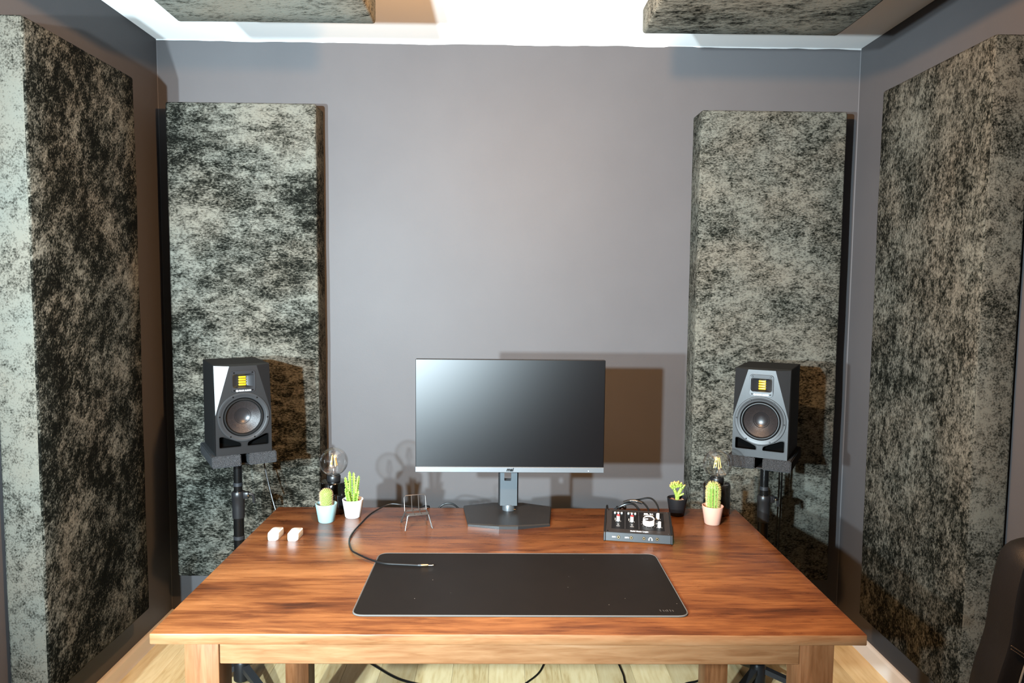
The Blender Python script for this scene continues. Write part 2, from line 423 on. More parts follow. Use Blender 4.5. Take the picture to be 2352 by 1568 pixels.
panel('tall velvet acoustic panel along the left wall, pale front edge facing the camera', (XL+0.012, 2.385, ZP0+0.0), PI/2, 0.61, 1.989, 0.118, fabric_mat('velvet_left', 0.95, 13.1, -0.06, 1.5, 1.12, 1.15), 0.012, side=fabric_mat('velvet_left_edge', 0.0, 15.1, 0.26, 2.2, 0.74))
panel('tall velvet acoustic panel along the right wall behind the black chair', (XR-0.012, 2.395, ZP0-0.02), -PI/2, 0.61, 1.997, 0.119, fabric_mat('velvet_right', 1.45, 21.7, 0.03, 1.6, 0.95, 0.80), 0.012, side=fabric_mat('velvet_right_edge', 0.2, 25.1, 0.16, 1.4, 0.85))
panel('velvet acoustic panel hung under the ceiling left of the room centre', (-0.698, 2.285, 2.405), (PI/2, 0, 0), 0.605, 1.98, 0.080, fabric_mat('velvet_ceiling_left', 0.25, 31.0, 0.27, 2.8, 1.25, 1.0), 0.15, True)
panel('velvet acoustic panel hung under the ceiling right of the room centre', (0.746, 2.335, 2.405), (PI/2, 0, 0), 0.62, 1.98, 0.080, fabric_mat('velvet_ceiling_right', 0.2, 43.0, 0.22, 2.4, 1.2), 0.15, True)

# pendant lamp above the desk, out of the frame
t = thing('pendant_lamp', 'small warm pendant bulb hanging from the ceiling between two ceiling panels', 'lamp', (LAMP.x, LAMP.y, H))
obj('ceiling_rose', lathe(bmn(), [(0, 0), (0.045, 0), (0.045, -0.012), (0.02, -0.03), (0, -0.03)], 24), M_black, t)
dz = LAMP.z - H
obj('cord', tube(bmn(), [(0, 0, -0.02), (0, 0, dz+0.10)], 0.003, 8), M_cable, t)
obj('socket', lathe(bmn(), [(0, dz+0.11), (0.014, dz+0.11), (0.019, dz+0.10), (0.019, dz+0.055), (0, dz+0.055)], 20), M_black, t)
obj('bulb', lathe(bmn(), [(0.013, dz+0.055)] + [(0.042*math.sin(a), dz - 0.042*math.cos(a)) for a in [PI*0.86*(1-k/12) for k in range(13)]][:-1] + [(0, dz-0.042)], 24, cap=False), glass_mat('clear_pendant_glass', (0.97, 0.96, 0.93)), t)

# ------------------------------------------------------------------ desk
X0, X1, Y0, Y1 = -0.769, 0.817, 1.530, 2.441
t = thing('wooden_desk', 'orange-brown stained wooden table carrying the monitor and small items', 'table', ((X0+X1)/2, (Y0+Y1)/2, 0))
cx, cy = (X0+X1)/2, (Y0+Y1)/2
bm = box(bmn(), X0-cx, X1-cx, Y0-cy, Y1-cy, T-0.025, T, 0.003, 2)
for k in range(1, 40):
    bmesh.ops.bisect_plane(bm, geom=bm.verts[:]+bm.edges[:]+bm.faces[:], plane_co=(X0-cx+(X1-X0)*k/40, 0, 0), plane_no=(1, 0, 0))
for v in bm.verts:                      # the front edge is hand-planed, not quite straight
    if v.co.y < Y0-cy+0.006:
        v.co.y += 0.0022*noise.noise(Vector((v.co.x*7, v.co.z*20, 2.2))) ; v.co.z -= 0.0012*abs(noise.noise(Vector((v.co.x*11, 5, 1))))
me = mesh_of(bm); me.materials.append(M_top); me.materials.append(M_edge)
for p in me.polygons:
    if p.normal.z < 0.75: p.material_index = 1
obj('tabletop', me, None, t)
LX = [(-0.705, -0.628), (0.680, 0.757)]; LY = [(1.556, 1.632), (2.282, 2.358)]
for a in LX:
    for b in LY:
        obj('leg', box(bmn(), a[0]-cx, a[1]-cx, b[0]-cy, b[1]-cy, 0, T-0.025, 0.003, 2), M_leg, t)
zt, zb = T-0.025, T-0.085
obj('front_rail', box(bmn(), LX[0][1]-cx, LX[1][0]-cx, 1.560-cy, 1.585-cy, zb, zt, 0.002, 1), M_rail, t)
obj('back_rail', box(bmn(), LX[0][1]-cx, LX[1][0]-cx, 2.33-cy, 2.355-cy, zb, zt, 0.002, 1), M_rail, t)
obj('side_rail', box(bmn(), -0.70-cx, -0.675-cx, LY[0][1]-cy, LY[1][0]-cy, zb, zt, 0.002, 1), M_railside, t)
obj('side_rail', box(bmn(), 0.727-cx, 0.752-cx, LY[0][1]-cy, LY[1][0]-cy, zb, zt, 0.002, 1), M_railside, t)

# ------------------------------------------------------------------ desk mat
def desk_mat():
    t = thing('desk_mat', 'large black desk mat with pale grey stitched edge lying on the table', 'desk mat', (0.049, 1.809, T))
    W, D = 0.787, 0.388
    out = rounded([(-W/2, -D/2), (W/2, -D/2), (W/2, D/2), (-W/2, D/2)], 0.028, 6)
    mt, nt, b = new_mat('mat_cloth')
    sp = nt.nodes.new('ShaderNodeTexVoronoi'); sp.inputs['Scale'].default_value = 26
    nt.links.new(mapped(nt, (1, 1, 1)), sp.inputs['Vector'])
    n = noise_tex(nt, mapped(nt, (1, 1, 1)), 12, 3)
    base = ramp(nt, n, [(0.3, (0.0055, 0.0042, 0.0036)), (0.7, (0.0070, 0.0053, 0.0045))])
    mx = nt.nodes.new('ShaderNodeMixRGB'); mx.inputs['Color2'].default_value = (0.12, 0.115, 0.11, 1)
    nt.links.new(ramp(nt, sp.outputs['Distance'], [(0.018, (1, 1, 1)), (0.032, (0, 0, 0))], False), mx.inputs['Fac'])
    nt.links.new(base, mx.inputs['Color1']); nt.links.new(mx.outputs[0], b.inputs['Base Color'])
    b.inputs['Roughness'].default_value = 0.55; b.inputs['Specular IOR Level'].default_value = 0.12
    obj('cloth', prism(bmn(), out, 0.0, 0.0035, 'z'), mt, t, smooth=False)
    bm = tube(bmn(), [(x, y, 0.0022) for x, y in out] + [(out[0][0], out[0][1], 0.0022)], 0.0021, 6)
    obj('stitched_edge', bm, pbr('grey_edge_thread', (0.10, 0.10, 0.097), 0.7), t, label='pale grey stitched edge')
    bm = bmn()                                             # small slanted white print in the corner
    for k, (dx, h) in enumerate(((0, .006), (0.0055, .005), (0.0095, .004), (0.0125, .006), (0.0175, .006), (0.022, .005))):
        x = 0.331 + dx*1.35
        prism(bm, [(x-0.0012, -0.172), (x+0.0012, -0.172), (x+0.0002, -0.172+h*1.7), (x-0.0024, -0.172+h*1.7)], 0.0035, 0.0037, 'z')
    obj('printed_mark', bm, pbr('faint_grey_print', (0.055, 0.052, 0.050), 0.6), t, smooth=False)
desk_mat()

# ------------------------------------------------------------------ monitor
def monitor():
    t = thing('monitor', 'wide black computer monitor with grey chin on an angular stand', 'monitor', (0.0281, 2.303, T))
    W, Z0, Z1 = 0.614, 0.1593, 0.530
    obj('housing', box(bmn(), -W/2, W/2, 0.002, 0.022, Z0, Z1, 0.002, 1), M_black, t)
    obj('rear_cover', box(bmn(), -W/2+0.06, W/2-0.06, 0.022, 0.05, Z0+0.04, Z1-0.05, 0.012, 2), M_black, t)
    mt = bpy.data.materials.new('matte_screen'); mt.use_nodes = True; nt = mt.node_tree; nt.nodes.clear()
    out = nt.nodes.new('ShaderNodeOutputMaterial'); mix = nt.nodes.new('ShaderNodeMixShader'); mix.inputs[0].default_value = 0.025
    df = nt.nodes.new('ShaderNodeBsdfDiffuse'); df.inputs['Color'].default_value = (0.0022, 0.0020, 0.0021, 1)
    gl = nt.nodes.new('ShaderNodeBsdfGlossy'); gl.distribution = 'BECKMANN'; gl.inputs['Roughness'].default_value = 0.385
    nt.links.new(df.outputs[0], mix.inputs[1]); nt.links.new(gl.outputs[0], mix.inputs[2]); nt.links.new(mix.outputs[0], out.inputs['Surface'])
    obj('screen', box(bmn(), -W/2+0.0020, W/2-0.0020, 0.0, 0.003, Z0+0.021, Z1-0.0015), mt, t, smooth=False, label='switched-off matte dark screen')
    obj('chin', box(bmn(), -W/2, W/2, -0.003, 0.004, Z0+0.002, Z0+0.0195, 0.0008, 1), pbr('brushed_grey_chin', (0.20, 0.21, 0.22), 0.45, metal=0.75, bump=0.1, bscale=1200), t)
    lm = text_mesh('msi', 0.0165, 0.0002, 0.28, 0.0006, 0.98)
    obj('logo_lettering', lm, M_port, t, (0.0, -0.0032, Z0+0.0112), (PI/2, 0, 0), smooth=False)
    obj('power_light', box(bmn(), W/2-0.052, W/2-0.049, -0.0034, -0.0028, Z0+0.007, Z0+0.009), M_white, t, smooth=False)
    # neck: a flat column with a cable slot near the top
    M_neck = pbr('grey_stand_metal', (0.085, 0.097, 0.106), 0.40, metal=0.4, bump=0.05, bscale=900)
    bm = bmn(); xa, xb, zA, zB = -0.031, 0.026, 0.032, 0.26
    sl = rounded([(-0.017, 0.117), (0.006, 0.117), (0.006, 0.170), (-0.017, 0.170)], 0.003, 3)
    fr = [bm.verts.new((x, 0.058, z)) for x, z in ((xa, zA), (xb, zA), (xb, zB), (xa, zB))]
    ho = [bm.verts.new((x, 0.058, z)) for x, z in sl]
    es = [bm.edges.new((fr[i], fr[(i+1) % 4])) for i in range(4)] + [bm.edges.new((ho[i], ho[(i+1) % len(ho)])) for i in range(len(ho))]
    r = bmesh.ops.triangle_fill(bm, edges=es, use_beauty=True)
    faces = [g for g in r['geom'] if isinstance(g, bmesh.types.BMFace)]
    ex = bmesh.ops.extrude_face_region(bm, geom=faces)
    bmesh.ops.translate(bm, vec=(0, 0.034, 0), verts=[g for g in ex['geom'] if isinstance(g, bmesh.types.BMVert)])
    nk = obj('neck', bm, M_neck, t, smooth=False)
    bm = bmn()
    box(bm, xa-0.006, xa, 0.062, 0.094, zA, zB, 0.002, 1); box(bm, xb, xb+0.004, 0.062, 0.094, zA, zB, 0.002, 1)
    obj('neck_side_trim', bm, M_black, nk, smooth=False)
    obj('mount_plate', box(bmn(), -0.05, 0.05, 0.045, 0.060, 0.24, 0.36, 0.003, 1), M_black, t)
    obj('neck_collar', lathe(bmn(), [(0, 0.014), (0.0215, 0.014), (0.0215, 0.028), (0.0185, 0.034), (0, 0.034)], 32, (-0.002, 0.074, 0)), M_neck, t)
    # angular base: facets folding down from a raised middle
    bm = bmn(); X = lambda v: v - 0.0281; Yl = lambda v: v - 2.303
    o_ = [(-0.129, 2.428), (-0.105, 2.246), (-0.005, 2.217), (0.055, 2.217), (0.158, 2.247), (0.174, 2.423), (0.078, 2.455), (-0.030, 2.455)]
    zt_ = [0.011, 0.009, 0.0125, 0.0125, 0.009, 0.011, 0.0145, 0.0145]
    inn = [(-0.126, 2.427), (-0.102, 2.249), (-0.0045, 2.222), (0.0545, 2.222), (0.155, 2.250), (0.171, 2.421), (0.077, 2.452), (-0.029, 2.452)]
    Bv = [bm.verts.new((X(x), Yl(y), 0)) for x, y in o_]; Tv = [bm.verts.new((X(x), Yl(y), z-0.003)) for (x, y), z in zip(o_, zt_)]
    Iv = [bm.verts.new((X(x), Yl(y), z)) for (x, y), z in zip(inn, zt_)]
    for k in range(8):
        k2 = (k+1) % 8
        bm.faces.new((Bv[k], Bv[k2], Tv[k2], Tv[k])); bm.faces.new((Tv[k], Tv[k2], Iv[k2], Iv[k]))
    bm.faces.new(Bv); bm.faces.new((Iv[0], Iv[1], Iv[2], Iv[7])); bm.faces.new((Iv[2], Iv[3], Iv[6], Iv[7])); bm.faces.new((Iv[3], Iv[4], Iv[5], Iv[6]))
    mb, nt, b = new_mat('dusty_stand_base')
    sp = nt.nodes.new('ShaderNodeTexVoronoi'); sp.inputs['Scale'].default_value = 75
    nt.links.new(mapped(nt, (1, 1, 1)), sp.inputs['Vector'])
    mx = nt.nodes.new('ShaderNodeMixRGB'); mx.inputs['Color1'].default_value = (0.0042, 0.0042, 0.0042, 1); mx.inputs['Color2'].default_value = (0.10, 0.09, 0.085, 1)
    nt.links.new(ramp(nt, sp.outputs['Distance'], [(0.05, (1, 1, 1)), (0.09, (0, 0, 0))], False), mx.inputs['Fac'])
    nt.links.new(mx.outputs[0], b.inputs['Base Color']); b.inputs['Roughness'].default_value = 0.40
    obj('base', bm, mb, t, smooth=False)
    return t
monitor()
# little adapter plug lying on the monitor foot
t = thing('jack_adapter', 'tiny silver and gold jack adapter lying on the monitor stand base', 'adapter', (0.036, 2.366, T+0.0145+0.0033))
Mx = Matrix.Rotation(PI/2, 4, 'Y')
obj('sleeve', lathe(bmn(), [(0, 0), (0.0032, 0), (0.0032, 0.011), (0.0025, 0.013), (0, 0.013)], 16, (-0.012, 0, 0), M=Mx), M_chrome, t)
obj('tip', lathe(bmn(), [(0, 0.0), (0.0018, 0.0), (0.0018, 0.012), (0.0008, 0.015), (0, 0.015)], 12, (0.001, 0, 0), M=Mx), M_gold, t)

# ------------------------------------------------------------------ loudspeakers
SW, SD, SH = 0.186, 0.262, 0.313
def make_speaker(label, loc, rz):
    t = thing('studio_speaker', label, 'speaker', loc, rz, 'studio speakers')
    B0 = 0.034                                     # baffle depth
    obj('cabinet', box(bmn(), -SW/2, SW/2, B0, SD, 0, SH, 0.002, 1), M_vinyl, t)
    # baffle: flat trapezoid in the middle, the upper corners cut back
    bm = bmn(); zc = 0.45*SH; xt = SW*0.245; cb = 0.0196
    kp = [(-SW/2, 0, 0), (SW/2, 0, 0), (SW/2, 0, zc), (xt, 0, SH-0.004), (-xt, 0, SH-0.004), (-SW/2, 0, zc)]
    outer = [bm.verts.new(p) for p in kp]
    pl = rounded([(-0.083, 0.026), (-0.083, 0.066), (-0.072, 0.067), (-0.011, 0.041), (-0.009, 0.026)][::-1], [0.006, 0.010, 0.006, 0.006, 0.006], 4)
    pr = [(-x, z) for x, z in pl]
    wz, tz = 0.130, 0.2545
    hole_w = [(0.070*math.cos(2*PI*k/40), wz + 0.070*math.sin(2*PI*k/40)) for k in range(40)]
    hole_t = rounded([(-0.033, tz-0.021), (0.033, tz-0.021), (0.033, tz+0.025), (-0.033, tz+0.025)], 0.008, 4)
    edges = [bm.edges.new((outer[i], outer[(i+1) % 6])) for i in range(6)]
    loops = []
    for h in (pl, pr, hole_w, hole_t):
        vs = [bm.verts.new((x, 0, z)) for x, z in h]
        edges += [bm.edges.new((vs[i], vs[(i+1) % len(vs)])) for i in range(len(vs))]; loops.append(vs)
    bmesh.ops.triangle_fill(bm, edges=edges, use_beauty=True)
    def inside(x, z, poly):
        c = False
        for (xa, za), (xb, zb) in zip(poly, poly[1:] + poly[:1]):
            if (za > z) != (zb > z) and x < (xb-xa)*(z-za)/(zb-za) + xa: c = not c
        return c
    bad = [f for f in bm.faces if any(inside(f.calc_center_median().x, f.calc_center_median().z, list(h)) for h in (pl, pr, hole_w, hole_t))]
    bmesh.ops.delete(bm, geom=bad, context='FACES_ONLY')
    back = [bm.verts.new((x, B0, z)) for x, z in ((-SW/2, 0), (SW/2, 0), (SW/2, SH), (-SW/2, SH))]
    cl = bm.verts.new((-SW/2, cb, SH-0.002)); cr = bm.verts.new((SW/2, cb, SH-0.002))
    bm.faces.new((outer[5], outer[4], cl)); bm.faces.new((outer[2], cr, outer[3]))
    bm.faces.new((outer[4], outer[3], cr, back[2], back[3], cl))
    bm.faces.new((outer[0], outer[5], cl, back[3], back[0])); bm.faces.new((outer[1], back[1], back[2], cr, outer[2]))
    bm.faces.new((outer[0], back[0], back[1], outer[1]))
    for vs in loops:
        deep = [bm.verts.new((v.co.x, B0-0.002, v.co.z)) for v in vs]
        for i in range(len(vs)): bm.faces.new((vs[i], vs[(i+1) % len(vs)], deep[(i+1) % len(vs)], deep[i]))
    me = mesh_of(bm, False); me.materials.append(M_baffle); me.materials.append(M_port)
    for p in me.polygons:                          # the port mouths are lined in black
        if p.center.y > 0.004 and abs(p.center.x) < 0.0855 and 0.010 < p.center.z < 0.0675 and abs(p.normal.y) < 0.5: p.material_index = 1
    bf = obj('baffle', me, None, t)
    for h in (pl, pr):
        o = obj('port', prism(bmn(), [(x, z) for x, z in h], B0-0.004, B0-0.001, 'y'), M_port, t, smooth=False)
        # rounded lip round the mouth of the port
        obj('port_lip', tube(bmn(), [(x, -0.0002, z) for x, z in h] + [(h[0][0], -0.0002, h[0][1])], 0.0014, 6), M_baffle, o)
    # woofer
    MY = Matrix.Rotation(PI/2, 4, 'X')             # lathe axis z -> -y (towards the listener)
    wc = (0, 0, wz)
    wf = obj('woofer', lathe(bmn(), [(0.0865, -0.002), (0.0865, 0.002), (0.0850, 0.0032), (0.0765, 0.0036), (0.0755, 0.0030), (0.0735, 0.0030), (0.0690, 0.0022), (0.0665, -0.0035), (0.0665, -0.006)], 64, wc, cap=False, M=MY), M_ring, t)
    obj('surround', lathe(bmn(), [(0.067, -0.005), (0.066, 0.0005), (0.0640, 0.0030), (0.0610, 0.0030), (0.0585, 0.0005), (0.0572, -0.005)], 64, wc, cap=False, M=MY), M_rubber, wf)
    obj('cone', lathe(bmn(), [(0.0575, -0.005), (0.050, -0.0095), (0.042, -0.0145), (0.033, -0.0195), (0.024, -0.0235)], 64, wc, cap=False, M=MY), M_cone, wf)
    obj('dust_cap', lathe(bmn(), [(0.0285, -0.0208), (0.0265, -0.0222), (0.021, -0.0256), (0.013, -0.0282), (0.006, -0.0292), (0, -0.0295)], 48, wc, cap=False, M=MY), M_dust, wf)
    for k in range(6):
        a = PI/2 + 0.45 + k*PI/3
        x, z = 0.0795*math.cos(a), wz + 0.0795*math.sin(a)
        s = obj('screw', lathe(bmn(), [(0, 0.0046), (0.0022, 0.0046), (0.0027, 0.0036), (0.0034, 0.0032), (0.0034, 0)], 14, (x, 0, z), cap=False, M=MY), M_screw, wf)
    # tweeter plate with horn mouth
    fo = rounded([(-0.040, tz-0.037), (0.040, tz-0.037), (0.040, tz+0.038), (-0.040, tz+0.038)], 0.012, 5)
    mo = rounded([(-0.0355, tz-0.022), (0.0355, tz-0.022), (0.0355, tz+0.027), (-0.0355, tz+0.027)], 0.010, 5)
    bm = bmn()
    A = [bm.verts.new((x, -0.0030, z)) for x, z in fo]; Bq = [bm.verts.new((x, -0.0026, z)) for x, z in mo]
    e = [bm.edges.new((A[i], A[(i+1) % len(A)])) for i in range(len(A))] + [bm.edges.new((Bq[i], Bq[(i+1) % len(Bq)])) for i in range(len(Bq))]
    bmesh.ops.triangle_fill(bm, edges=e, use_beauty=True)
    A2 = [bm.verts.new((x*1.02, 0.0, (z-tz)*1.02+tz)) for x, z in fo]
    for i in range(len(A)): bm.faces.new((A[i], A[(i+1) % len(A)], A2[(i+1) % len(A)], A2[i]))
    pt = obj('tweeter_plate', bm, M_plate, t, smooth=False)
    bm = bmn()
    th = rounded([(-0.0130, tz-0.0165), (0.0130, tz-0.0165), (0.0130, tz+0.0185), (-0.0130, tz+0.0185)], 0.002, 5)
    A = [bm.verts.new((x, -0.0026, z)) for x, z in mo]
    Cc = [bm.verts.new((x, 0.022, z)) for x, z in th]
    for i in range(len(A)): bm.faces.new((A[i], A[(i+1) % len(A)], Cc[(i+1) % len(A)], Cc[i]))
    bm.faces.new(Cc)
    obj('horn', bm, M_plate, pt, angle=50)
    for k in range(4):
        z = tz + 0.0142 - k*0.0088
        obj('ribbon_pleat', box(bmn(), -0.0125, 0.0125, 0.014, 0.0222, z-0.0039, z+0.0030, 0.0022, 3), M_yellow, pt)
    for sx in (-1, 1):
        for sz in (-0.0305, 0.0315):
            obj('screw', lathe(bmn(), [(0, 0.0044), (0.0019, 0.0044), (0.0024, 0.0036), (0.0030, 0.003), (0.0030, 0)], 14, (sx*0.0305, 0, tz+sz), cap=False, M=MY), M_screw, pt)
    lm = text_mesh('ADAM AUDIO', 0.0066, 0.0002, 0, 0.0003, 1.0)
    obj('logo_lettering', lm, M_white, pt, (0.004, -0.0031, tz-0.0315), (PI/2, 0, 0), smooth=False)
    bm = lathe(bmn(), [(0, 0.0034), (0.0034, 0.0034), (0.0034, 0.003)], 20, (-0.0215, 0, tz-0.0315), cap=False, M=MY)
    obj('logo_emblem', bm, M_white, pt, smooth=False)
    # heat-sink and terminals at the rear
    obj('rear_panel', box(bmn(), -SW/2+0.02, SW/2-0.02, SD, SD+0.004, 0.03, 0.20, 0.001, 1), M_black, t)
    return t
LSP = ((-0.899, 2.491), math.radians(30.4)); RSP = ((0.905, 2.4725), math.radians(-29.4))
ZS = 0.9335
make_speaker('black studio monitor speaker on the stand left of the desk, angled inward', (*LSP[0], ZS), LSP[1])
make_speaker('black studio monitor speaker on the stand right of the desk, angled inward', (*RSP[0], ZS), RSP[1])
# foam isolation pads (two under each speaker) and stands
def make_pad(label, loc, rz, s):
    bm = bmn()
    # slightly wedge-shaped slab, open gap in the middle between the two
    prism(bm, [(-0.012, -0.040), (0.262, -0.040), (0.270, 0.0), (-0.006, 0.0)], 0.013, 0.108, 'x')
    for v in bm.verts: v.co.x *= s
    bmesh.ops.bevel(bm, geom=bm.edges[:], offset=0.003, segments=2, affect='EDGES')
    o = obj('isolation_pad', bm, M_foam, None, loc, (0, 0, rz)); tag(o, label, 'foam pad', 'foam pads under the speakers'); return o
for (xy, a), side in ((LSP, 'left'), (RSP, 'right')):
    make_pad('grey foam pad under the %s speaker, its left half' % side, (*xy, ZS), a, -1)
    make_pad('grey foam pad under the %s speaker, its right half' % side, (*xy, ZS), a, 1)
def make_stand(label, xy, a, sgn):
    # pole under the speaker's centre of mass
    px = xy[0] - math.sin(a)*0.135; py = xy[1] + math.cos(a)*0.135
    t = thing('speaker_stand', label, 'speaker stand', (px, py, 0), 0)
    zt = ZS-0.040
    obj('top_plate', box(bmn(), -0.095, 0.095, -0.11, 0.11, zt-0.006, zt, 0.002, 1), M_black, t, rot=(0, 0, a))
    obj('upper_tube', lathe(bmn(), [(0, 0.56), (0.0152, 0.56), (0.0152, zt-0.006), (0, zt-0.006)], 24), M_pole, t)
    obj('lower_tube', lathe(bmn(), [(0, 0.07), (0.0185, 0.07), (0.0185, 0.70), (0, 0.70)], 24), M_pole, t)
    obj('clamp_collar', lathe(bmn(), [(0.0185, 0.665), (0.0215, 0.668), (0.0225, 0.71), (0.0225, 0.742), (0.0235, 0.744), (0.0235, 0.760), (0.0205, 0.766), (0.0152, 0.766)], 28), M_collar, t)
    for z, r in ((0.792, 0.0162), (0.592, 0.0196)):
        obj('band', lathe(bmn(), [(r-0.001, z-0.007), (r, z-0.006), (r, z+0.006), (r-0.001, z+0.007)], 24), M_band, t)
    kn = obj('clamp_knob', box(bmn(), 0.016, 0.040, -0.010, 0.010, 0.738, 0.764, 0.005, 2), M_collar, t)
    bm = bmn(); tube(bm, [(0.036, 0, 0.756), (0.052, 0.004, 0.750), (0.056, 0.004, 0.722)], 0.0052, 8, 4)
    obj('knob_lever', bm, M_collar, kn)
    obj('knob_bolt', lathe(bmn(), [(0, 0), (0.004, 0), (0.004, 0.004), (0.002, 0.006), (0, 0.006)], 10, (0.040, -0.011, 0.752), M=Matrix.Rotation(PI/2, 4, 'X')), M_chrome, kn)
    obj('hub', lathe(bmn(), [(0, 0.045), (0.026, 0.045), (0.030, 0.05), (0.030, 0.115), (0.024, 0.125), (0.0185, 0.125)], 24), M_collar, t)
    for k in range(3):
        b = math.radians(-42 + 120*k) if sgn < 0 else math.radians(-138 + 120*k)
        d = Vector((math.cos(b), math.sin(b), 0))
        bm = bmn()
        # flat bar leg sloping from the hub to the floor
        n = Vector((-d.y, d.x, 0)); q = [d*0.026 + Vector((0, 0, 0.098)), d*0.26 + Vector((0, 0, 0.022))]
        vs = []
        for p in q:
            vs.append([bm.verts.new(p + n*s*0.014 + Vector((0, 0, h))) for s, h in ((-1, -0.010), (1, -0.010), (1, 0.010), (-1, 0.010))])
        for i in range(4): bm.faces.new((vs[0][i], vs[0][(i+1) % 4], vs[1][(i+1) % 4], vs[1][i]))
        bm.faces.new(vs[0]); bm.faces.new(vs[1])
        lg = obj('leg', bm, M_steel, t, smooth=False)
        fb = bmn(); tube(fb, [d*0.235 + Vector((0, 0, 0.0185)), d*0.285 + Vector((0, 0, 0.0185))], 0.0185, 10)
        obj('rubber_foot', fb, M_rubber, lg)
    return t
make_stand('black tripod speaker stand behind the left end of the desk', LSP[0], LSP[1], -1)
make_stand('black tripod speaker stand behind the right end of the desk', RSP[0], RSP[1], 1)
def cable(label, pts, r=0.003, sub=8, name='cable', group=None):
    o = obj(name, tube(bmn(), pts, r, 8, sub), M_cable); tag(o, label, 'cable', group); return o
cable('black cable dropping from the left speaker past its stand', [(-0.985, 2.79, 1.02), (-0.975, 2.86, 0.95), (-0.955, 2.85, 0.83), (-0.905, 2.80, 0.68), (-0.84, 2.76, 0.50), (-0.80, 2.76, 0.25), (-0.80, 2.80, 0.03), (-0.76, 2.86, 0.004), (-0.72, 2.93, 0.004)], 0.0028)
cable('outer one of two black cables hanging behind the right stand', [(1.08, 2.745, 1.00), (1.125, 2.83, 0.94), (1.147, 2.87, 0.80), (1.150, 2.88, 0.60), (1.150, 2.90, 0.30), (1.160, 2.93, 0.06), (1.22, 2.95, 0.0045), (1.32, 2.95, 0.0045)], 0.0034)
cable('inner one of two black cables hanging behind the right stand', [(1.06, 2.74, 1.00), (1.11, 2.83, 0.94), (1.136, 2.87, 0.80), (1.139, 2.88, 0.60), (1.139, 2.92, 0.30), (1.145, 2.95, 0.06), (1.21, 2.972, 0.004), (1.33, 2.972, 0.004)], 0.0030)

# ------------------------------------------------------------------ globe bulb lamps
M_glass = glass_mat('clear_glass', (0.985, 0.98, 0.965), 0.9)
M_smoke = glass_mat('smoked_glass', (0.20, 0.205, 0.215), 0.9)
M_fil = pbr('yellow_filament', (1.0, 0.72, 0.22), 0.5)
M_stem = glass_mat('glass_stem', (0.80, 0.82, 0.85), 1.0)
def make_bulb_lamp(label, x, y, rz):
    t = thing('globe_bulb_lamp', label, 'lamp', (x, y, T), rz, 'globe bulb lamps on the desk')
    R, h = 0.0445, 0.106
    obj('smoked_base', lathe(bmn(), [(0, 0.0), (R-0.002, 0.0), (R, 0.003), (R, h-0.006), (R-0.003, h-0.001), (R-0.007, h), (0.020, h+0.001)], 48, cap=False), M_smoke, t)
    obj('base_liner', lathe(bmn(), [(0, 0.004), (R-0.006, 0.004), (R-0.006, 0.010), (0, 0.010)], 40), M_black, t)
    obj('inner_tube', lathe(bmn(), [(0, 0.010), (0.014, 0.010), (0.014, h), (0, h)], 24), M_black, t)
    obj('socket', lathe(bmn(), [(0, h-0.012), (0.0195, h-0.012), (0.0215, h+0.001), (0.0225, h+0.003), (0.0225, h+0.017), (0.0205, h+0.020), (0.0150, h+0.020), (0.014, h+0.012), (0, h+0.012)], 36), M_black, t)
    gz = h + 0.020 + 0.046; r = 0.0475
    prof = [(0.0135, h+0.010), (0.0135, h+0.022), (0.0165, gz-0.0425)]
    a0 = math.asin(0.021/r)
    prof += [(r*math.sin(a), gz - r*math.cos(a)) for a in [a0 + (PI-a0)*k/22 for k in range(22)]] + [(0, gz+r)]
    b = obj('globe', lathe(bmn(), prof, 48, cap=False), M_glass, t, angle=80)
    obj('screw_cap', lathe(bmn(), [(0, h+0.009), (0.0128, h+0.009), (0.0132, h+0.013), (0.0125, h+0.015), (0.0132, h+0.018), (0.0128, h+0.021), (0, h+0.021)], 28), M_chrome, b)
    obj('glass_stem', lathe(bmn(), [(0.011, h+0.020), (0.0075, h+0.030), (0.0045, h+0.036), (0.0040, gz-0.016), (0.0025, gz-0.010), (0.0018, gz+0.018), (0, gz+0.020)], 20, cap=False), M_stem, b)
    for k in range(4):
        q = 2*PI*k/4 + 0.5
        p0 = Vector((0.0055*math.cos(q), 0.0055*math.sin(q), gz+0.021)); p1 = Vector((0.0125*math.cos(q), 0.0125*math.sin(q), gz-0.015))
        obj('filament', tube(bmn(), [p0, p1], 0.0017, 8), M_fil, b)
    bm = bmn()
    for k in range(4):
        q = 2*PI*k/4 + 0.5
        tube(bm, [(0.0125*math.cos(q), 0.0125*math.sin(q), gz-0.015), (0.006*math.cos(q), 0.006*math.sin(q), gz-0.024)], 0.0005, 5)
        tube(bm, [(0.0055*math.cos(q), 0.0055*math.sin(q), gz+0.021), (0, 0, gz+0.020)], 0.0005, 5)
    obj('lead_wires', bm, M_steel, b, kind='stuff')
    return t
make_bulb_lamp('globe bulb lamp with smoked glass base beside the two left cacti', -0.565, 2.392, 0.2)
make_bulb_lamp('globe bulb lamp with dark smoked base behind the pink cactus pot', 0.735, 2.392, 1.1)

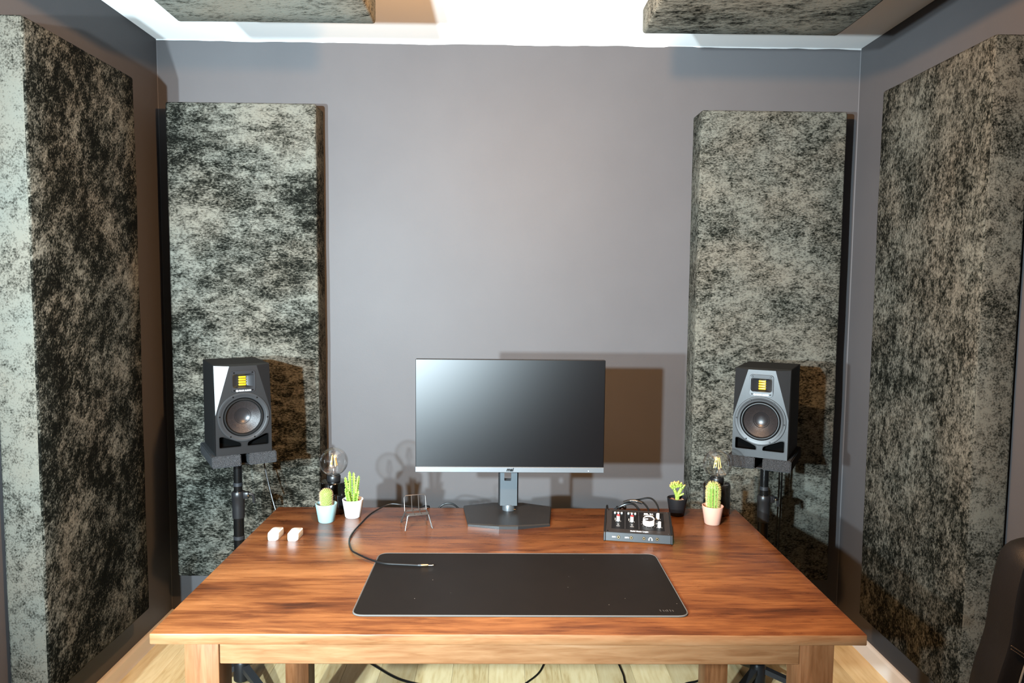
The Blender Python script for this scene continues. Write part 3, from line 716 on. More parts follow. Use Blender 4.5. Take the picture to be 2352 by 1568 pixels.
# ------------------------------------------------------------------ cacti
M_soil = pbr('pebbly_soil', (0.20, 0.075, 0.04), 0.9, vary=0.6, vscale=300)
PEB = [pbr('pebble_%s' % n, c, 0.8) for n, c in (('rust', (0.28, 0.07, 0.03)), ('tan', (0.34, 0.20, 0.12)), ('pale', (0.42, 0.32, 0.25)))]
def make_pot(t, mat, rt=0.0345, rb=0.0255, h=0.060):
    obj('pot', lathe(bmn(), [(0, 0), (rb-0.002, 0), (rb, 0.002), (rt, h-0.001), (rt-0.001, h), (rt-0.0028, h), (rt-0.0035, h-0.002), (rt-0.006, h-0.014), (0, h-0.014)], 44), mat, t, angle=40)
    zs = h-0.010
    obj('soil', lathe(bmn(), [(0, zs+0.002), (0.014, zs+0.0016), (rt-0.0062, zs-0.001), (rt-0.0062, zs-0.004)], 28, cap=False), M_soil, t)
    me = None
    bm = bmn(); rn = random.Random(rt*1000+h)
    for k in range(80):
        a = rn.random()*2*PI; r = (rt-0.0085)*math.sqrt(rn.random())
        q = bmesh.ops.create_icosphere(bm, subdivisions=1, radius=rn.uniform(0.0012, 0.0027))
        M = Matrix.Translation((r*math.cos(a), r*math.sin(a), zs+0.002)) @ Matrix.Rotation(rn.random()*6, 4, 'Z') @ Matrix.Diagonal((1.25, 0.9, 0.7, 1))
        bmesh.ops.transform(bm, matrix=M, verts=q['verts'])
        mi = rn.randrange(3)
        for f in {f for v in q['verts'] for f in v.link_faces}: f.material_index = mi
    me = mesh_of(bm, False)
    for p in PEB: me.materials.append(p)
    obj('pebbles', me, None, t, kind='stuff')
    return zs
def cone_at(bm, p, d, r, n=4):
    d = Vector(d); dn = d.normalized()
    u = dn.orthogonal().normalized(); v = dn.cross(u)
    base = [bm.verts.new(Vector(p) + r*(math.cos(2*PI*k/n)*u + math.sin(2*PI*k/n)*v)) for k in range(n)]
    tip = bm.verts.new(Vector(p) + d)
    for k in range(n): bm.faces.new((base[k], base[(k+1) % n], tip))
def capsule_r(t, R):        # radius along a column cactus, t from 0 foot to 1 top
    if t > 0.72: return R*math.sqrt(max(0.0, 1-((t-0.72)/0.28)**2))
    return R*(0.86 + 0.14*math.sin(PI*min(1, t/0.72)*0.5))

# 1) blue pot: short pincushion cactus
t = thing('potted_cactus', 'pale blue pot with a short rounded green cactus on red pebbles', 'cactus', (-0.566, 2.290, T), 0, 'potted cacti')
zs = make_pot(t, pbr('pale_blue_glaze', (0.27, 0.43, 0.45), 0.45))
bm = bmn(); Hc, Rc = 0.056, 0.0185
lathe(bm, [(max(capsule_r(k/20, Rc), 1e-7), zs + Hc*k/20) for k in range(20)] + [(0, zs+Hc)], 30, cap=False)
obj('body', bm, pbr('cactus_green', (0.16, 0.22, 0.045), 0.6), t)
bm = bmn(); sp = bmn()
for k in range(300):
    u = (k+0.5)/300; a = k*2.399963; r = capsule_r(u, Rc)
    c = Vector((r*math.cos(a), r*math.sin(a), zs + Hc*u)); e = 0.004
    sl = (capsule_r(min(1, u+0.01), Rc)-capsule_r(max(0, u-0.01), Rc))/(0.02*Hc)
    nr = Vector((math.cos(a), math.sin(a), -sl)).normalized()
    q = bmesh.ops.create_icosphere(bm, subdivisions=1, radius=0.0021)
    bmesh.ops.transform(bm, matrix=Matrix.Translation(c), verts=q['verts'])
    for j in range(5):
        d = (nr + Vector((random.uniform(-1, 1), random.uniform(-1, 1), random.uniform(-1, 1)))*0.8).normalized()
        cone_at(sp, c + nr*0.0018, d*0.0034, 0.00028, 3)
obj('tubercles', bm, pbr('tubercle_green', (0.26, 0.36, 0.08), 0.6, vary=0.3, vscale=250), t, kind='stuff')
obj('spines', sp, pbr('pinkish_spines', (0.50, 0.32, 0.22), 0.7), t, smooth=False, kind='stuff')

# 2) white pot: many upright toothed stems
t = thing('potted_cactus', 'white pot with a tall bright green many-stemmed cactus', 'cactus', (-0.490, 2.338, T), 0, 'potted cacti')
zs = make_pot(t, pbr('white_glaze', (0.80, 0.80, 0.79), 0.4))
M_euph = pbr('bright_cactus_green', (0.19, 0.34, 0.045), 0.5, vary=0.35, vscale=120)
def toothed_stem(p0, p1, bend, R, sd, n=5):
    bm = bmn(); p0, p1 = Vector(p0), Vector(p1); Ls = 34; rings = []
    L = (p1-p0).length
    for i in range(Ls+1):
        u = i/Ls; c = p0.lerp(p1, u) + Vector(bend)*math.sin(PI*u)*0.5
        tap = math.sqrt(max(0.02, 1-max(0, (u-0.8)/0.2)**2))*(0.8+0.2*u)
        ring = []
        for k in range(n*2):
            a = 2*PI*k/(n*2) + sd
            rib = (k % 2 == 0)
            ph = (u*L/0.0085) + (0.5 if (k//2) % 2 else 0)
            tooth = max(0, math.sin(2*PI*ph)) if rib else 0
            r = R*tap*((0.92 + 0.50*tooth) if rib else 0.60)
            ring.append(bm.verts.new(c + Vector((r*math.cos(a), r*math.sin(a), 0))))
        rings.append(ring)
    for a, b in zip(rings[:-1], rings[1:]):
        for k in range(n*2): bm.faces.new((a[k], a[(k+1) % (n*2)], b[(k+1) % (n*2)], b[k]))
    bm.faces.new(rings[0]); bm.faces.new(rings[-1])
    return bm
stems = [((-0.006, -0.004), (-0.0095, -0.006), 0.104), ((0.003, -0.002), (0.004, -0.002), 0.100), ((0.010, -0.004), (0.021, -0.006), 0.090),
         ((-0.012, -0.006), (-0.022, -0.010), 0.086), ((-0.012, 0.004), (-0.016, 0.008), 0.072), ((0.008, 0.008), (0.013, 0.012), 0.078),
         ((-0.004, -0.012), (-0.012, -0.018), 0.040), ((0.006, -0.012), (0.010, -0.019), 0.034), ((0.014, -0.009), (0.022, -0.014), 0.042), ((-0.014, -0.010), (-0.020, -0.016), 0.050)]
for i, (a, b, hh) in enumerate(stems):
    obj('stem', toothed_stem((*a, zs-0.002), (*b, zs+hh), (random.uniform(-0.004, 0.004), random.uniform(-0.004, 0.004), 0), 0.0052 if hh > 0.06 else 0.0044, i*0.7), M_euph, t, angle=50)

# 3) black pot: crested cactus
t = thing('potted_cactus', 'matte black pot with a green crested cactus fanning out', 'cactus', (0.595, 2.370, T), 0, 'potted cacti')
zs = make_pot(t, pbr('matte_black_pot', (0.009, 0.009, 0.010), 0.42), 0.0335, 0.0245)
M_cr = pbr('crest_green', (0.26, 0.36, 0.055), 0.5, vary=0.35, vscale=140)
M_tip = pbr('crest_yellow_tips', (0.46, 0.34, 0.09), 0.55, vary=0.4, vscale=200)
bm = bmn()
tube(bm, [(0.000, 0, zs-0.004), (-0.001, 0, zs+0.014), (-0.006, 0, zs+0.028), (-0.012, 0, zs+0.044)], lambda u: 0.0062-0.001*u, 10, 6)
tube(bm, [(0.001, 0, zs+0.004), (0.004, 0, zs+0.022), (0.010, 0, zs+0.034), (0.014, 0, zs+0.042)], lambda u: 0.0060-0.0005*u, 10, 6)
tube(bm, [(0.004, -0.002, zs+0.016), (0.012, -0.003, zs+0.020), (0.021, -0.004, zs+0.025)], lambda u: 0.0036-0.0006*u, 8, 6)
obj('stem', bm, M_cr, t)
gb = bmn(); yb = bmn(); rn = random.Random(5)
for k in range(44):
    u = rn.random()*2-1
    a = u*0.95; rr = rn.uniform(0.013, 0.030)
    c0 = Vector((-0.001 + rr*0.75*math.sin(a), rn.uniform(-0.009, 0.009), zs+0.036 + 0.008*(1-abs(u)) + rr*0.35*math.cos(a)))
    d = Vector((math.sin(a)*0.8, rn.uniform(-0.35, 0.35), math.cos(a))).normalized()*rn.uniform(0.009, 0.014)
    r0 = rn.uniform(0.0030, 0.0044)
    tube(gb, [c0, c0+d*0.5, c0+d], lambda q, r0=r0: r0*(1-0.25*q), 7)
    q = bmesh.ops.create_icosphere(yb, subdivisions=1, radius=r0*0.80)
    bmesh.ops.transform(yb, matrix=Matrix.Translation(c0+d), verts=q['verts'])
obj('crest_lobes', gb, M_cr, t, kind='stuff'); obj('lobe_tips', yb, M_tip, t, kind='stuff')

# 4) pink pot: columnar cactus with golden spines
t = thing('potted_cactus', 'pale pink pot with a ribbed green cactus in golden spines', 'cactus', (0.691, 2.285, T), 0, 'potted cacti')
zs = make_pot(t, pbr('pale_pink_glaze', (0.66, 0.36, 0.27), 0.45))
Hc, Rc, nr_ = 0.090, 0.0175, 13
bm = bmn(); rings = []
for i in range(29):
    u = i/28; R = max(capsule_r(u, Rc), 0.0006)
    rings.append([bm.verts.new((R*(1 + (0.10 if k % 2 == 0 else -0.09))*math.cos(2*PI*k/(2*nr_)), R*(1 + (0.10 if k % 2 == 0 else -0.09))*math.sin(2*PI*k/(2*nr_)), zs-0.003 + Hc*u)) for k in range(2*nr_)])
for a, b in zip(rings[:-1], rings[1:]):
    for k in range(2*nr_): bm.faces.new((a[k], a[(k+1) % (2*nr_)], b[(k+1) % (2*nr_)], b[k]))
bm.faces.new(rings[-1]); bm.faces.new(rings[0])
obj('body', bm, pbr('ribbed_green', (0.17, 0.30, 0.05), 0.5), t, angle=60)
sp = bmn(); ar = bmn()
for k in range(nr_):
    for j in range(17):
        u = (j + 0.6 + 0.3*(k % 2))/17.6; R = capsule_r(u, Rc)*1.11; a = 2*PI*k/nr_
        c = Vector((R*math.cos(a), R*math.sin(a), zs-0.003 + Hc*u))
        up = max(0, (u-0.72)/0.28)
        nrm = (Vector((math.cos(a), math.sin(a), 0))*(1-up*0.8) + Vector((0, 0, up))).normalized()
        q = bmesh.ops.create_icosphere(ar, subdivisions=1, radius=0.0009); bmesh.ops.transform(ar, matrix=Matrix.Translation(c), verts=q['verts'])
        for s in range(8):
            d = (nrm + Vector((random.uniform(-1, 1), random.uniform(-1, 1), random.uniform(-1, 1)))*0.75).normalized()
            cone_at(sp, c, d*random.uniform(0.0055, 0.0095), 0.00038, 3)
obj('areoles', ar, pbr('cream_areoles', (0.60, 0.52, 0.28), 0.8), t, kind='stuff')
obj('spines', sp, pbr('golden_spines', (0.70, 0.56, 0.22), 0.6), t, smooth=False, kind='stuff')

# ------------------------------------------------------------------ small wire chair
def wire_chair():
    t = thing('wire_chair_holder', 'miniature black wire chair standing on the desk', 'phone holder', (-0.268, 2.245, T), math.radians(17.5))
    r = 0.0015; w = 0.0385
    M_wire = pbr('gunmetal_wire', (0.085, 0.075, 0.068), 0.36, metal=0.45)
    ws = w-0.004
    # leg frames: each a bent double wire from seat to floor and back
    fz, bz, sh = -0.037, 0.046, 0.045
    for s in (-1, 1):
        bm = bmn()
        tube(bm, [(s*(ws-0.002), -0.026, sh), (s*(w+0.004), -0.036, 0.006), (s*(w+0.0046), -0.0375, 0.0016), (s*(w+0.0046), -0.034, 0.0016), (s*(w+0.002), -0.030, 0.008), (s*(ws-0.002), -0.018, sh)], r, 8)
        obj('leg', bm, M_wire, t)
        bm = bmn()
        tube(bm, [(s*ws, 0.018, sh), (s*(w+0.004), 0.046, 0.006), (s*(w+0.0046), 0.050, 0.0016), (s*(w+0.0046), 0.046, 0.0016), (s*(w+0.003), 0.040, 0.008), (s*ws, 0.010, sh)], r, 8)
        obj('leg', bm, M_wire, t)
    bm = bmn()
    out = rounded([(-ws, -0.028), (ws, -0.028), (ws, 0.030), (-ws, 0.030)], 0.006, 3)
    tube(bm, [(x, y, sh) for x, y in out] + [(*out[0], sh)], r, 8)
    for y in (-0.022, -0.015, -0.008):
        tube(bm, [(-ws, y, sh), (ws, y, sh)], r*0.85, 6)
    for x in (-0.011, 0.011):
        tube(bm, [(x, -0.028, sh), (x, 0.030, sh)], r*0.85, 6)
    obj('seat', bm, M_wire, t)
    bm = bmn()
    b0, b1 = (0.020, sh), (0.034, sh+0.047)
    tube(bm, [(-ws, *b0), (-ws, b1[0]-0.002, b1[1]-0.006), (-ws+0.005, *b1), (ws-0.005, *b1), (ws, b1[0]-0.002, b1[1]-0.006), (ws, *b0)], r, 8)
    for x in (-0.011, 0.011): tube(bm, [(x, *b0), (x, *b1)], r*0.9, 6)
    tube(bm, [(-ws, *b0), (ws, *b0)], r*0.9, 6)
    obj('backrest', bm, M_wire, t)
wire_chair()

# ------------------------------------------------------------------ two white remotes
def make_remote(label, x, y):
    t = thing('white_remote', label, 'remote', (x, y, T), math.radians(-1), 'white remotes')
    M_rem = pbr('white_plastic', (0.82, 0.80, 0.78), 0.35)
    out = rounded([(-0.0165, -0.022), (-0.0115, -0.0325), (0.0115, -0.0325), (0.0170, -0.020), (0.0175, 0.026), (0.0135, 0.033), (-0.0120, 0.033), (-0.0175, 0.024)], 0.004, 3)
    def ring(z, k): return [(px*k, py*(1-(1-k)*0.55), z) for px, py in out]
    bm = bmn(); L = [ring(0.0, 0.93), ring(0.0025, 0.985), ring(0.009, 1.0)]
    V = [[bm.verts.new(p) for p in l] for l in L]
    for a, b in zip(V[:-1], V[1:]):
        for k in range(len(a)): bm.faces.new((a[k], a[(k+1) % len(a)], b[(k+1) % len(a)], b[k]))
    bm.faces.new(V[0]); bm.faces.new(V[-1])
    obj('lower_shell', bm, M_rem, t)
    bm = bmn(); L = [ring(0.0096, 1.0), ring(0.0170, 0.985), ring(0.0198, 0.955), ring(0.0205, 0.90)]
    V = [[bm.verts.new(p) for p in l] for l in L]
    for a, b in zip(V[:-1], V[1:]):
        for k in range(len(a)): bm.faces.new((a[k], a[(k+1) % len(a)], b[(k+1) % len(a)], b[k]))
    bm.faces.new(V[0]); bm.faces.new(V[-1])
    obj('upper_shell', bm, M_rem, t)
    obj('button', box(bmn(), -0.009, 0.009, 0.002, 0.0045, 0.0200, 0.0209, 0.0003, 1), pbr('faint_grey_button', (0.55, 0.50, 0.47), 0.5), t)
make_remote('white plastic remote near the left desk edge, left one of two', -0.684, 2.140)
make_remote('white plastic remote right of its twin, nearer the blue pot', -0.6235, 2.136)

# ------------------------------------------------------------------ jack cable
Zc = T + 0.0035
t = thing('jack_cable', 'thin black audio cable looping over the desk onto the mat with metal jack', 'cable', (-0.35, 2.0, T))
def loc(pts): return [(x+0.35, y-2.0, z-T) for x, y, z in pts]
pts = [(-0.245, 2.450, T-0.28), (-0.247, 2.449, T-0.03), (-0.256, 2.444, T+0.0035), (-0.280, 2.428, T+0.0045), (-0.315, 2.412, T+0.013), (-0.347, 2.405, T+0.021), (-0.377, 2.405, T+0.022), (-0.402, 2.390, T+0.016), (-0.434, 2.345, T+0.006), (-0.448, 2.262, Zc), (-0.456, 2.181, Zc), (-0.453, 2.105, Zc),
       (-0.430, 2.028, Zc), (-0.407, 1.990, Zc+0.003), (-0.361, 1.942, Zc+0.0045), (-0.320, 1.916, Zc+0.0045), (-0.272, 1.909, Zc+0.0045), (-0.222, 1.903, Zc+0.0045)]
obj('wire', tube(bmn(), loc(pts), 0.0026, 8, 8), M_cable, t)
Mx = Matrix.Rotation(PI/2, 4, 'Y')
jc = Vector(loc([(-0.224, 1.9032, T+0.0078)])[0])
obj('plug_collar', lathe(bmn(), [(0, 0), (0.0030, 0), (0.0034, 0.004), (0.0034, 0.009), (0, 0.009)], 16, jc, M=Mx), M_band, t)
obj('plug_sleeve', lathe(bmn(), [(0, 0.009), (0.0036, 0.009), (0.0036, 0.026), (0.0030, 0.028), (0, 0.028)], 18, jc, M=Mx), M_gold, t)
obj('plug_tip', lathe(bmn(), [(0, 0.028), (0.0018, 0.028), (0.0018, 0.037), (0.0022, 0.039), (0.0012, 0.043), (0, 0.043)], 14, jc, M=Mx), M_chrome, t)
cable('black cable arching up behind the desk just left of the monitor foot', [(-0.262, 2.470, T-0.25), (-0.245, 2.472, T-0.055), (-0.215, 2.474, T-0.010), (-0.185, 2.475, T+0.004), (-0.155, 2.474, T-0.008), (-0.125, 2.472, T-0.055), (-0.11, 2.470, T-0.25)], 0.0032)

# ------------------------------------------------------------------ audio interface
def interface():
    x, y, a = 0.4128, 2.1024, -0.169
    W, D, hf, hb = 0.2056, 0.136, 0.026, 0.056
    t = thing('audio_interface', 'black wedge-shaped audio interface with white knobs on the desk', 'audio interface', (x, y, T), a)
    M_case = pbr('black_case', (0.006, 0.006, 0.0065), 0.45)
    M_front = pbr('blue_grey_front', (0.015, 0.017, 0.0195), 0.42)
    M_topp = pbr('brown_grey_plate', (0.024, 0.0195, 0.0175), 0.34, bump=0.1, bscale=1500)
    M_panel = pbr('black_control_panel', (0.005, 0.0045, 0.0045), 0.36)
    M_knob = pbr('white_knob', (0.78, 0.78, 0.77), 0.4); M_red = pbr('red_knob_cap', (0.62, 0.05, 0.05), 0.4)
    M_btn = pbr('grey_button', (0.36, 0.40, 0.41), 0.4); M_line = pbr('grey_print', (0.45, 0.44, 0.42), 0.5)
    w = W/2 - 0.006
    bm = prism(bmn(), [(0, 0.002), (0.006, hf), (D, hb), (D-0.004, 0.0), (0.008, 0.0)], -w, w, 'x')
    obj('body', bm, M_case, t, smooth=False)
    obj('front_face', prism(bmn(), [(-0.0006, 0.003), (0.0052, hf-0.0005), (0.0062, hf-0.0005), (0.001, 0.003)], -w+0.001, w-0.001, 'x'), M_front, t, smooth=False)
    for s in (-1, 1):
        bm = prism(bmn(), [(-0.004, 0.002), (0.002, hf+0.001), (0.055, hf+0.016), (D+0.002, hb+0.0015), (D+0.004, hb*0.5), (D, 0.0), (0.004, 0.0)], s*w, s*(w+0.006), 'x')
        bmesh.ops.bevel(bm, geom=bm.edges[:], offset=0.0012, segments=1, affect='EDGES')
        obj('side_cheek', bm, M_case, t, smooth=False)
    sl = math.atan2(hb-hf, D-0.006)
    top = bpy.data.objects.new('top_plate', mesh_of(box(bmn(), -w+0.0005, w-0.0005, 0.0005, (D-0.006)/math.cos(sl)-0.0005, 0, 0.0012), False)); C.objects.link(top)
    top.data.materials.append(M_topp); top.parent = t; top.location = (0, 0.006, hf); top.rotation_euler = (sl, 0, 0)
    L = (D-0.006)/math.cos(sl); z0 = 0.0012
    def on(name, bm, mat, px=0, py=0, pz=z0, smooth=True, label=None, rz=0): return obj(name, bm, mat, top, (px, py, pz), (0, 0, rz), smooth=smooth, label=label)
    on('control_panel', box(bmn(), -w+0.017, w-0.017, 0.020, L-0.012, 0, 0.0006), M_panel, smooth=False)
    for px in (-w+0.058, -w+0.100):
        on('divider_line', box(bmn(), px-0.0003, px+0.0003, 0.021, L-0.013, 0.0006, 0.0008), M_bead, smooth=False)
    zp = z0 + 0.0006
    def knob(px, py, r, h, cap=None):
        k = on('knob', lathe(bmn(), [(r*1.05, 0), (r*1.0, h*0.1), (r*0.92, h*0.85), (r*0.82, h), (0, h)], 24, cap=False), M_knob, px, py, zp)
        bm = bmn()
        for s in (-1, 1): box(bm, px*0+s*r*1.35-0.0005, s*r*1.35+0.0005, -r*1.1, -r*0.2, 0, 0.0002)
        obj('scale_mark', bm, M_line, k, smooth=False)
        if cap: obj('knob_cap', lathe(bmn(), [(r*0.90, h-0.0035), (r*0.86, h+0.0002), (r*0.78, h+0.0006), (0, h+0.0006)], 24, cap=False), cap, k)
        return k
    knob(-w+0.037, 0.066, 0.0056, 0.019, M_red); knob(-w+0.079, 0.066, 0.0056, 0.019, M_red)
    knob(w-0.035, 0.090, 0.0056, 0.017); knob(w-0.032, 0.042, 0.0056, 0.017)
    R = 0.0182
    bk = on('volume_knob', lathe(bmn(), [(R*1.02, 0.0015), (R, 0.003), (R*0.97, 0.017), (R*0.93, 0.0185), (R*0.84, 0.0185), (R*0.80, 0.0165)], 44, cap=False), M_knob, -w+0.130, 0.056, zp)
    obj('knob_face', lathe(bmn(), [(R*0.82, 0.0166), (0, 0.0160)], 44, cap=False), M_topp, bk)
    obj('knob_pointer', box(bmn(), -R*0.93, -R*0.15, -0.0010, 0.0010, 0.0165, 0.0186), M_knob, bk, rot=(0, 0, 0.15), smooth=False)
    bm = bmn()
    for k in range(11):
        q = math.radians(-240 + 30*k) + PI/2 - math.radians(0)
        q = math.radians(-60 - 30*k + 0) if False else math.radians(240 - 30*k)
        q = math.radians(250 - 32*k)
        lathe(bm, [(0, 0.0003), (0.0009, 0.0003), (0.0009, 0)], 8, (R*1.22*math.cos(q), R*1.22*math.sin(q), 0), cap=False)
    obj('scale_mark', bm, M_line, bk, smooth=False)
    for cxn in (-w+0.037, -w+0.079):
        for dx in (-0.0105, 0, 0.0105):
            on('button', lathe(bmn(), [(0.0033, 0), (0.0033, 0.004), (0.0026, 0.005), (0, 0.005)], 16, cap=False), M_btn, cxn+dx, L-0.026, zp)
        on('printed_line', box(bmn(), -0.010, 0.007, -0.0006, 0.0006, 0, 0.0002), M_white, cxn-0.001, L-0.018, zp, False)
        on('green_light', lathe(bmn(), [(0, 0.0006), (0.0010, 0.0006), (0.0010, 0)], 8, cap=False), pbr('green_led', (0.10, 0.45, 0.20), 0.4), cxn+0.0105, L-0.018, zp)
        on('level_meter', box(bmn(), -0.0011, 0.0011, -0.006, 0.006, 0, 0.0004), M_line, cxn-0.0095, 0.074, zp, False)
        on('channel_lettering', text_mesh('GAIN', 0.0042, 0.0001, 0, 0.0002), M_line, cxn, 0.0345, zp+0.0001, False)
        on('printed_emblem', prism(bmn(), rounded([(-0.0032, -0.0014), (0.0032, -0.0014), (0.0026, 0.0020), (-0.0026, 0.0020)], 0.0012, 3), 0, 0.0002, 'z'), M_line, cxn, 0.0440, zp, False)
    on('monitor_button', lathe(bmn(), [(0.0040, 0), (0.0040, 0.0042), (0.0032, 0.0050), (0, 0.0050)], 18, cap=False), M_btn, w-0.053, 0.094, zp)
    on('model_lettering', text_mesh('SSL 2+', 0.0105, 0.0002, 0, 0.0005), M_white, -w+0.131, L-0.020, zp+0.0002, False)
    on('printed_line', box(bmn(), -0.0165, 0.0165, -0.0009, 0.0009, 0, 0.0002), M_line, -w+0.131, L-0.0275, zp, False)
    on('maker_lettering', text_mesh('Solid State Logic', 0.0080, 0.0002, 0, 0.0004), M_white, 0.004, 0.0105, z0+0.0003, False)
    on('knob_lettering', text_mesh('PHONES B', 0.0036, 0.0001, 0, 0.0002), M_line, w-0.036, 0.0605, zp+0.0001, False)
    for px in (-w+0.006, w-0.006):
        for py in (0.006, L-0.006):
            on('screw', lathe(bmn(), [(0, 0.0010), (0.0016, 0.0010), (0.0018, 0.0003), (0.0018, 0)], 12, cap=False), M_chrome if px > 0 else M_port, px, py)
    # front sockets and print
    tilt = math.atan2(0.006, hf)
    MYf = Matrix.Rotation(PI/2, 4, 'X')
    for px in (-w+0.039, -w+0.077, w-0.079, w-0.040):
        j = obj('jack_socket', lathe(bmn(), [(0.0022, 0.0020), (0.0040, 0.0020), (0.0050, 0.0008), (0.0050, -0.002)], 20, (0, 0, 0), cap=False, M=MYf), M_gold, t, (px, 0.0022, 0.0135), (-tilt, 0, 0))
        obj('socket_hole', lathe(bmn(), [(0, 0.0009), (0.0028, 0.0009), (0.0028, 0)], 16, cap=False, M=MYf), M_port, j)
    for tx, px in (('INST 1', -w+0.026), ('INST 2', -w+0.064)):
        obj('socket_lettering', text_mesh(tx, 0.0042, 0.0001, 0, 0.0003), M_white, t, (px, 0.0014, 0.0135), (PI/2 - tilt, 0, 0), smooth=False)
    bm = bmn()
    tube(bm, [(0.0045*math.cos(q), 0, 0.0045*math.sin(q)) for q in [PI*k/10 for k in range(11)]], 0.0009, 6)
    for s in (-1, 1): box(bm, s*0.0045-0.0015, s*0.0045+0.0015, -0.0006, 0.0006, -0.0042, 0.0006, 0.0004, 1)
    obj('headphone_emblem', bm, M_white, t, (w-0.0595, 0.0016, 0.0130), (-tilt, 0, 0))
    return t
interface()
# plugs and leads behind the interface
def plug(label, p, d):
    t = thing('audio_plug', label, 'plug', p, 0, 'plugs at the back of the interface')
    d = Vector(d).normalized(); q = Vector((0, 0, 1)).rotation_difference(d).to_matrix().to_4x4()
    obj('shell', lathe(bmn(), [(0, 0), (0.0058, 0), (0.0060, 0.004), (0.0060, 0.020), (0.0045, 0.030), (0.003, 0.034), (0, 0.034)], 20, M=q), M_black, t)
    obj('ring', lathe(bmn(), [(0.0061, 0.006), (0.0066, 0.007), (0.0066, 0.011), (0.0061, 0.012)], 20, cap=False, M=q), M_chrome, t)
plug('black plug with silver ring at the back of the interface, left one', (0.452, 2.236, T+0.030), (0.06, 1, 0.10))
plug('black plug with silver ring at the back of the interface, right one', (0.478, 2.232, T+0.030), (0.06, 1, 0.10))
cable('thick black lead arching from the left plug behind the interface', [(0.454, 2.268, T+0.033), (0.452, 2.300, T+0.040), (0.440, 2.325, T+0.050), (0.420, 2.340, T+0.046), (0.395, 2.348, T+0.033), (0.372, 2.365, T+0.014), (0.365, 2.395, T+0.0075), (0.368, 2.425, T+0.0065), (0.37, 2.446, T+0.006), (0.37, 2.453, T-0.03), (0.37, 2.456, T-0.3)], 0.0036, 8, 'audio_lead')
cable('black lead arching from the right plug beside the thicker one', [(0.480, 2.264, T+0.033), (0.482, 2.300, T+0.044), (0.468, 2.330, T+0.056), (0.440, 2.350, T+0.053), (0.412, 2.362, T+0.036), (0.400, 2.385, T+0.010), (0.402, 2.428, T+0.0034), (0.405, 2.445, T+0.003), (0.405, 2.452, T-0.03), (0.405, 2.456, T-0.3)], 0.0030, 8, 'audio_lead')
o = obj('cable_sleeve', tube(bmn(), [(0.408, 2.332, T+0.0535), (0.425, 2.328, T+0.0605), (0.445, 2.322, T+0.0625), (0.466, 2.316, T+0.0570)], 0.0050, 10, 5), M_cable)
tag(o, 'black sleeve with white print bundling the leads behind the interface', 'cable')
for k in range(5):
    l = obj('printed_mark', box(bmn(), -0.0013, 0.0013, -0.0003, 0.0003, -0.0009, 0.0009), M_white, o, (0.428+0.005*k, 2.3208-0.0012*k, T+0.0634 + (0.0002 if k in (1, 2, 3) else -0.0004)), smooth=False)
cable('black lead rising in an arch right of the interface knobs', [(0.505, 2.225, T+0.034), (0.510, 2.262, T+0.037), (0.512, 2.29, T+0.054), (0.503, 2.315, T+0.068), (0.488, 2.33, T+0.070), (0.462, 2.345, T+0.060), (0.435, 2.37, T+0.046), (0.415, 2.405, T+0.020), (0.43, 2.430, T+0.0034), (0.435, 2.445, T+0.003), (0.435, 2.452, T-0.03), (0.435, 2.456, T-0.3)], 0.0029, 8, 'audio_lead')

# ------------------------------------------------------------------ floor cables under the table
cable('black cable on the floor running under the middle left of the table', [(-0.62, 2.90, 0.0045), (-0.50, 2.78, 0.0045), (-0.40, 2.69, 0.0045), (-0.31, 2.645, 0.0045), (-0.22, 2.615, 0.0045), (-0.16, 2.60, 0.0045)], 0.0045)
cable('black cable curving on the floor below the monitor', [(0.22, 2.95, 0.004), (0.18, 2.80, 0.004), (0.15, 2.72, 0.004), (0.095, 2.646, 0.004), (0.04, 2.57, 0.004), (0.02, 2.42, 0.004)], 0.0036)
cable('black cable on the floor below the interface', [(0.47, 2.95, 0.004), (0.487, 2.73, 0.004), (0.486, 2.64, 0.004), (0.51, 2.4, 0.004)], 0.0036)
cable('black cable on the floor beside the right rear table leg', [(0.86, 3.0, 0.0045), (0.80, 2.71, 0.0045), (0.71, 2.648, 0.004), (0.6, 2.56, 0.004), (0.5, 2.3, 0.004)], 0.0042)

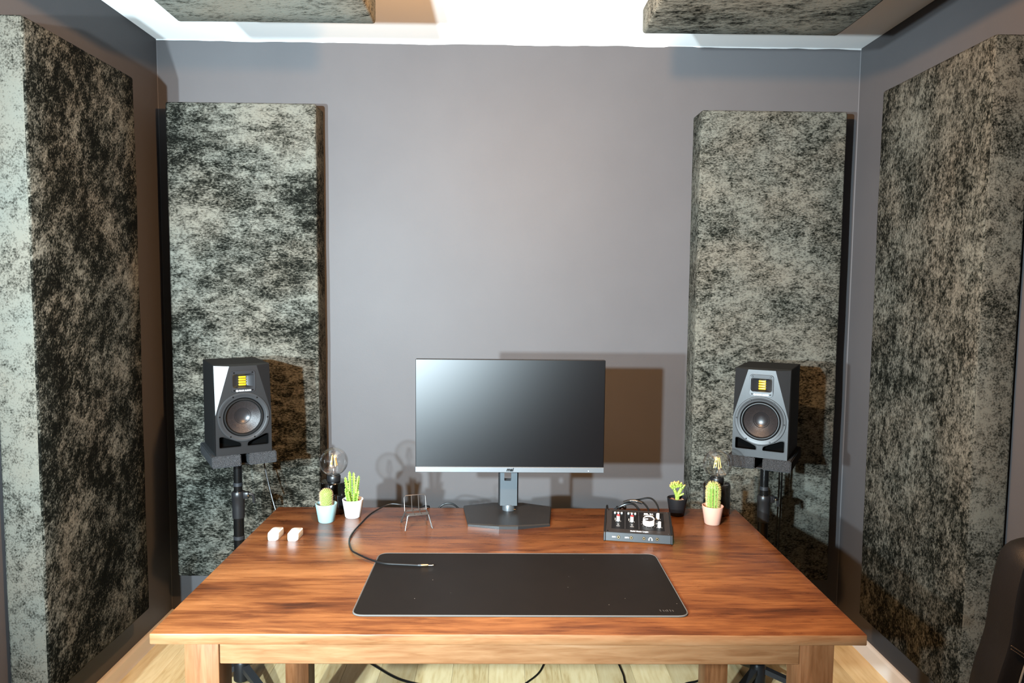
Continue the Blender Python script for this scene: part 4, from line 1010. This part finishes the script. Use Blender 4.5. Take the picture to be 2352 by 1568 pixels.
# ------------------------------------------------------------------ chair at the right edge
def office_chair():
    bx = 1.250
    t = thing('office_chair', 'black leather desk chair with perforated inset at the right picture edge', 'chair', (bx, 1.15, 0), 0)
    y = 0.25                                            # front of the backrest
    h = lambda z: z + T - 0.006
    half = [(0.0, h(0.268)), (-0.115, h(0.262)), (-0.185, h(0.246)), (-0.204, h(0.162)), (-0.210, h(0.052)), (-0.235, h(-0.036)), (-0.250, h(-0.14)), (-0.22, h(-0.26)), (0.0, h(-0.27))]
    pts = half[:-1] + [half[-1]] + [(-x, z) for x, z in half[1:-1]][::-1]
    out = rounded(pts, [0.02, 0.05, 0.05, 0.05, 0.04, 0.04, 0.05, 0.05, 0.02, 0.05, 0.05, 0.04, 0.04, 0.05, 0.05, 0.05], 4)
    bm = bmn(); cz = h(0.0); L = []
    for k, yy in ((0.93, y+0.002), (0.975, y-0.004+0.010), (1.0, y+0.028), (1.0, y+0.060), (0.96, y+0.085)):
        L.append([bm.verts.new((x*k, yy, cz+(z-cz)*k)) for x, z in out])
    for a, b in zip(L[:-1], L[1:]):
        for i in range(len(a)): bm.faces.new((a[i], a[(i+1) % len(a)], b[(i+1) % len(a)], b[i]))
    bm.faces.new(L[0]); bm.faces.new(L[-1])
    br = obj('backrest', bm, M_leather, t, angle=50)
    # perforated inset with silver piping, below the curved seam
    inset = [(-0.175, h(0.016)), (-0.10, h(-0.035)), (0.10, h(-0.035)), (0.175, h(0.016)), (0.195, h(-0.10)), (0.17, h(-0.22)), (-0.17, h(-0.22)), (-0.195, h(-0.10))]
    mt, nt, b = new_mat('perforated_leather')
    vo = nt.nodes.new('ShaderNodeTexVoronoi'); vo.inputs['Scale'].default_value = 150; vo.inputs['Randomness'].default_value = 0.0
    nt.links.new(mapped(nt, (1, 0.0, 1), rot=(0, 0.6, 0)), vo.inputs['Vector'])
    nt.links.new(ramp(nt, vo.outputs['Distance'], [(0.22, (0.045, 0.042, 0.045)), (0.30, (0.012, 0.012, 0.016))]), b.inputs['Base Color'])
    b.inputs['Roughness'].default_value = 0.5
    obj('perforated_inset', prism(bmn(), rounded(inset, 0.015, 3), y-0.0015, y+0.006, 'y'), mt, br, smooth=False, label='perforated dark inset')
    for s in (-1, 1):
        bm = tube(bmn(), [(s*0.175, y-0.002, h(0.016)), (s*0.186, y-0.002, h(-0.03)), (s*0.196, y-0.002, h(-0.10)), (s*0.172, y-0.002, h(-0.22))], 0.0022, 8, 5)
        obj('piping', bm, M_pipe, br, label='silver piping')
    bm = bmn()
    for s in (-1, 1):
        P = smooth_path([(s*0.207, y-0.0005, h(0.050)), (s*0.165, y-0.002, h(0.021)), (s*0.115, y-0.002, h(-0.022)), (s*0.06, y-0.002, h(-0.048)), (0, y-0.002, h(-0.055))], 12)
        for i in range(0, len(P)-1, 1):
            q = P[i].lerp(P[i+1], 0.65); tube(bm, [P[i], q], 0.0011, 5)
            o2 = Vector((0, 0, -0.007)); tube(bm, [P[i]+o2, q+o2], 0.0009, 5)
    obj('stitching', bm, M_stitch, br, kind='stuff', smooth=False)
    bm = box(bmn(), -0.24, 0.24, -0.25, 0.25, 0.43, 0.52, 0.035, 4); obj('seat', bm, M_leather, t)
    obj('back_bracket', tube(bmn(), [(0, 0.20, 0.42), (0, 0.33, 0.43), (0, 0.355, 0.52), (0, 0.335, 0.62)], 0.022, 10, 5), M_black, t)
    for s in (-1, 1):
        ar = obj('armrest', box(bmn(), s*0.235-0.028, s*0.235+0.028, -0.12, 0.13, 0.655, 0.685, 0.010, 2), M_black, t)
        obj('armrest_post', tube(bmn(), [(s*0.225, 0.02, 0.45), (s*0.235, 0.02, 0.656)], 0.016, 10), M_black, ar)
    obj('gas_column', lathe(bmn(), [(0, 0.09), (0.03, 0.09), (0.03, 0.26), (0.022, 0.265), (0.022, 0.435), (0, 0.435)], 20), M_black, t)
    for k in range(5):
        a = 2*PI*k/5 + 0.3; d = Vector((math.cos(a), math.sin(a), 0))
        lg = obj('base_arm', tube(bmn(), [d*0.01+Vector((0, 0, 0.11)), d*0.26+Vector((0, 0, 0.068))], lambda u: 0.024-0.008*u, 10), M_black, t)
        n = Vector((-d.y, d.x, 0)); c = d*0.26 + Vector((0, 0, 0.026))
        bm = bmn(); tube(bm, [c-n*0.022, c+n*0.022], 0.026, 16); obj('caster', bm, M_rubber, lg)
office_chair()
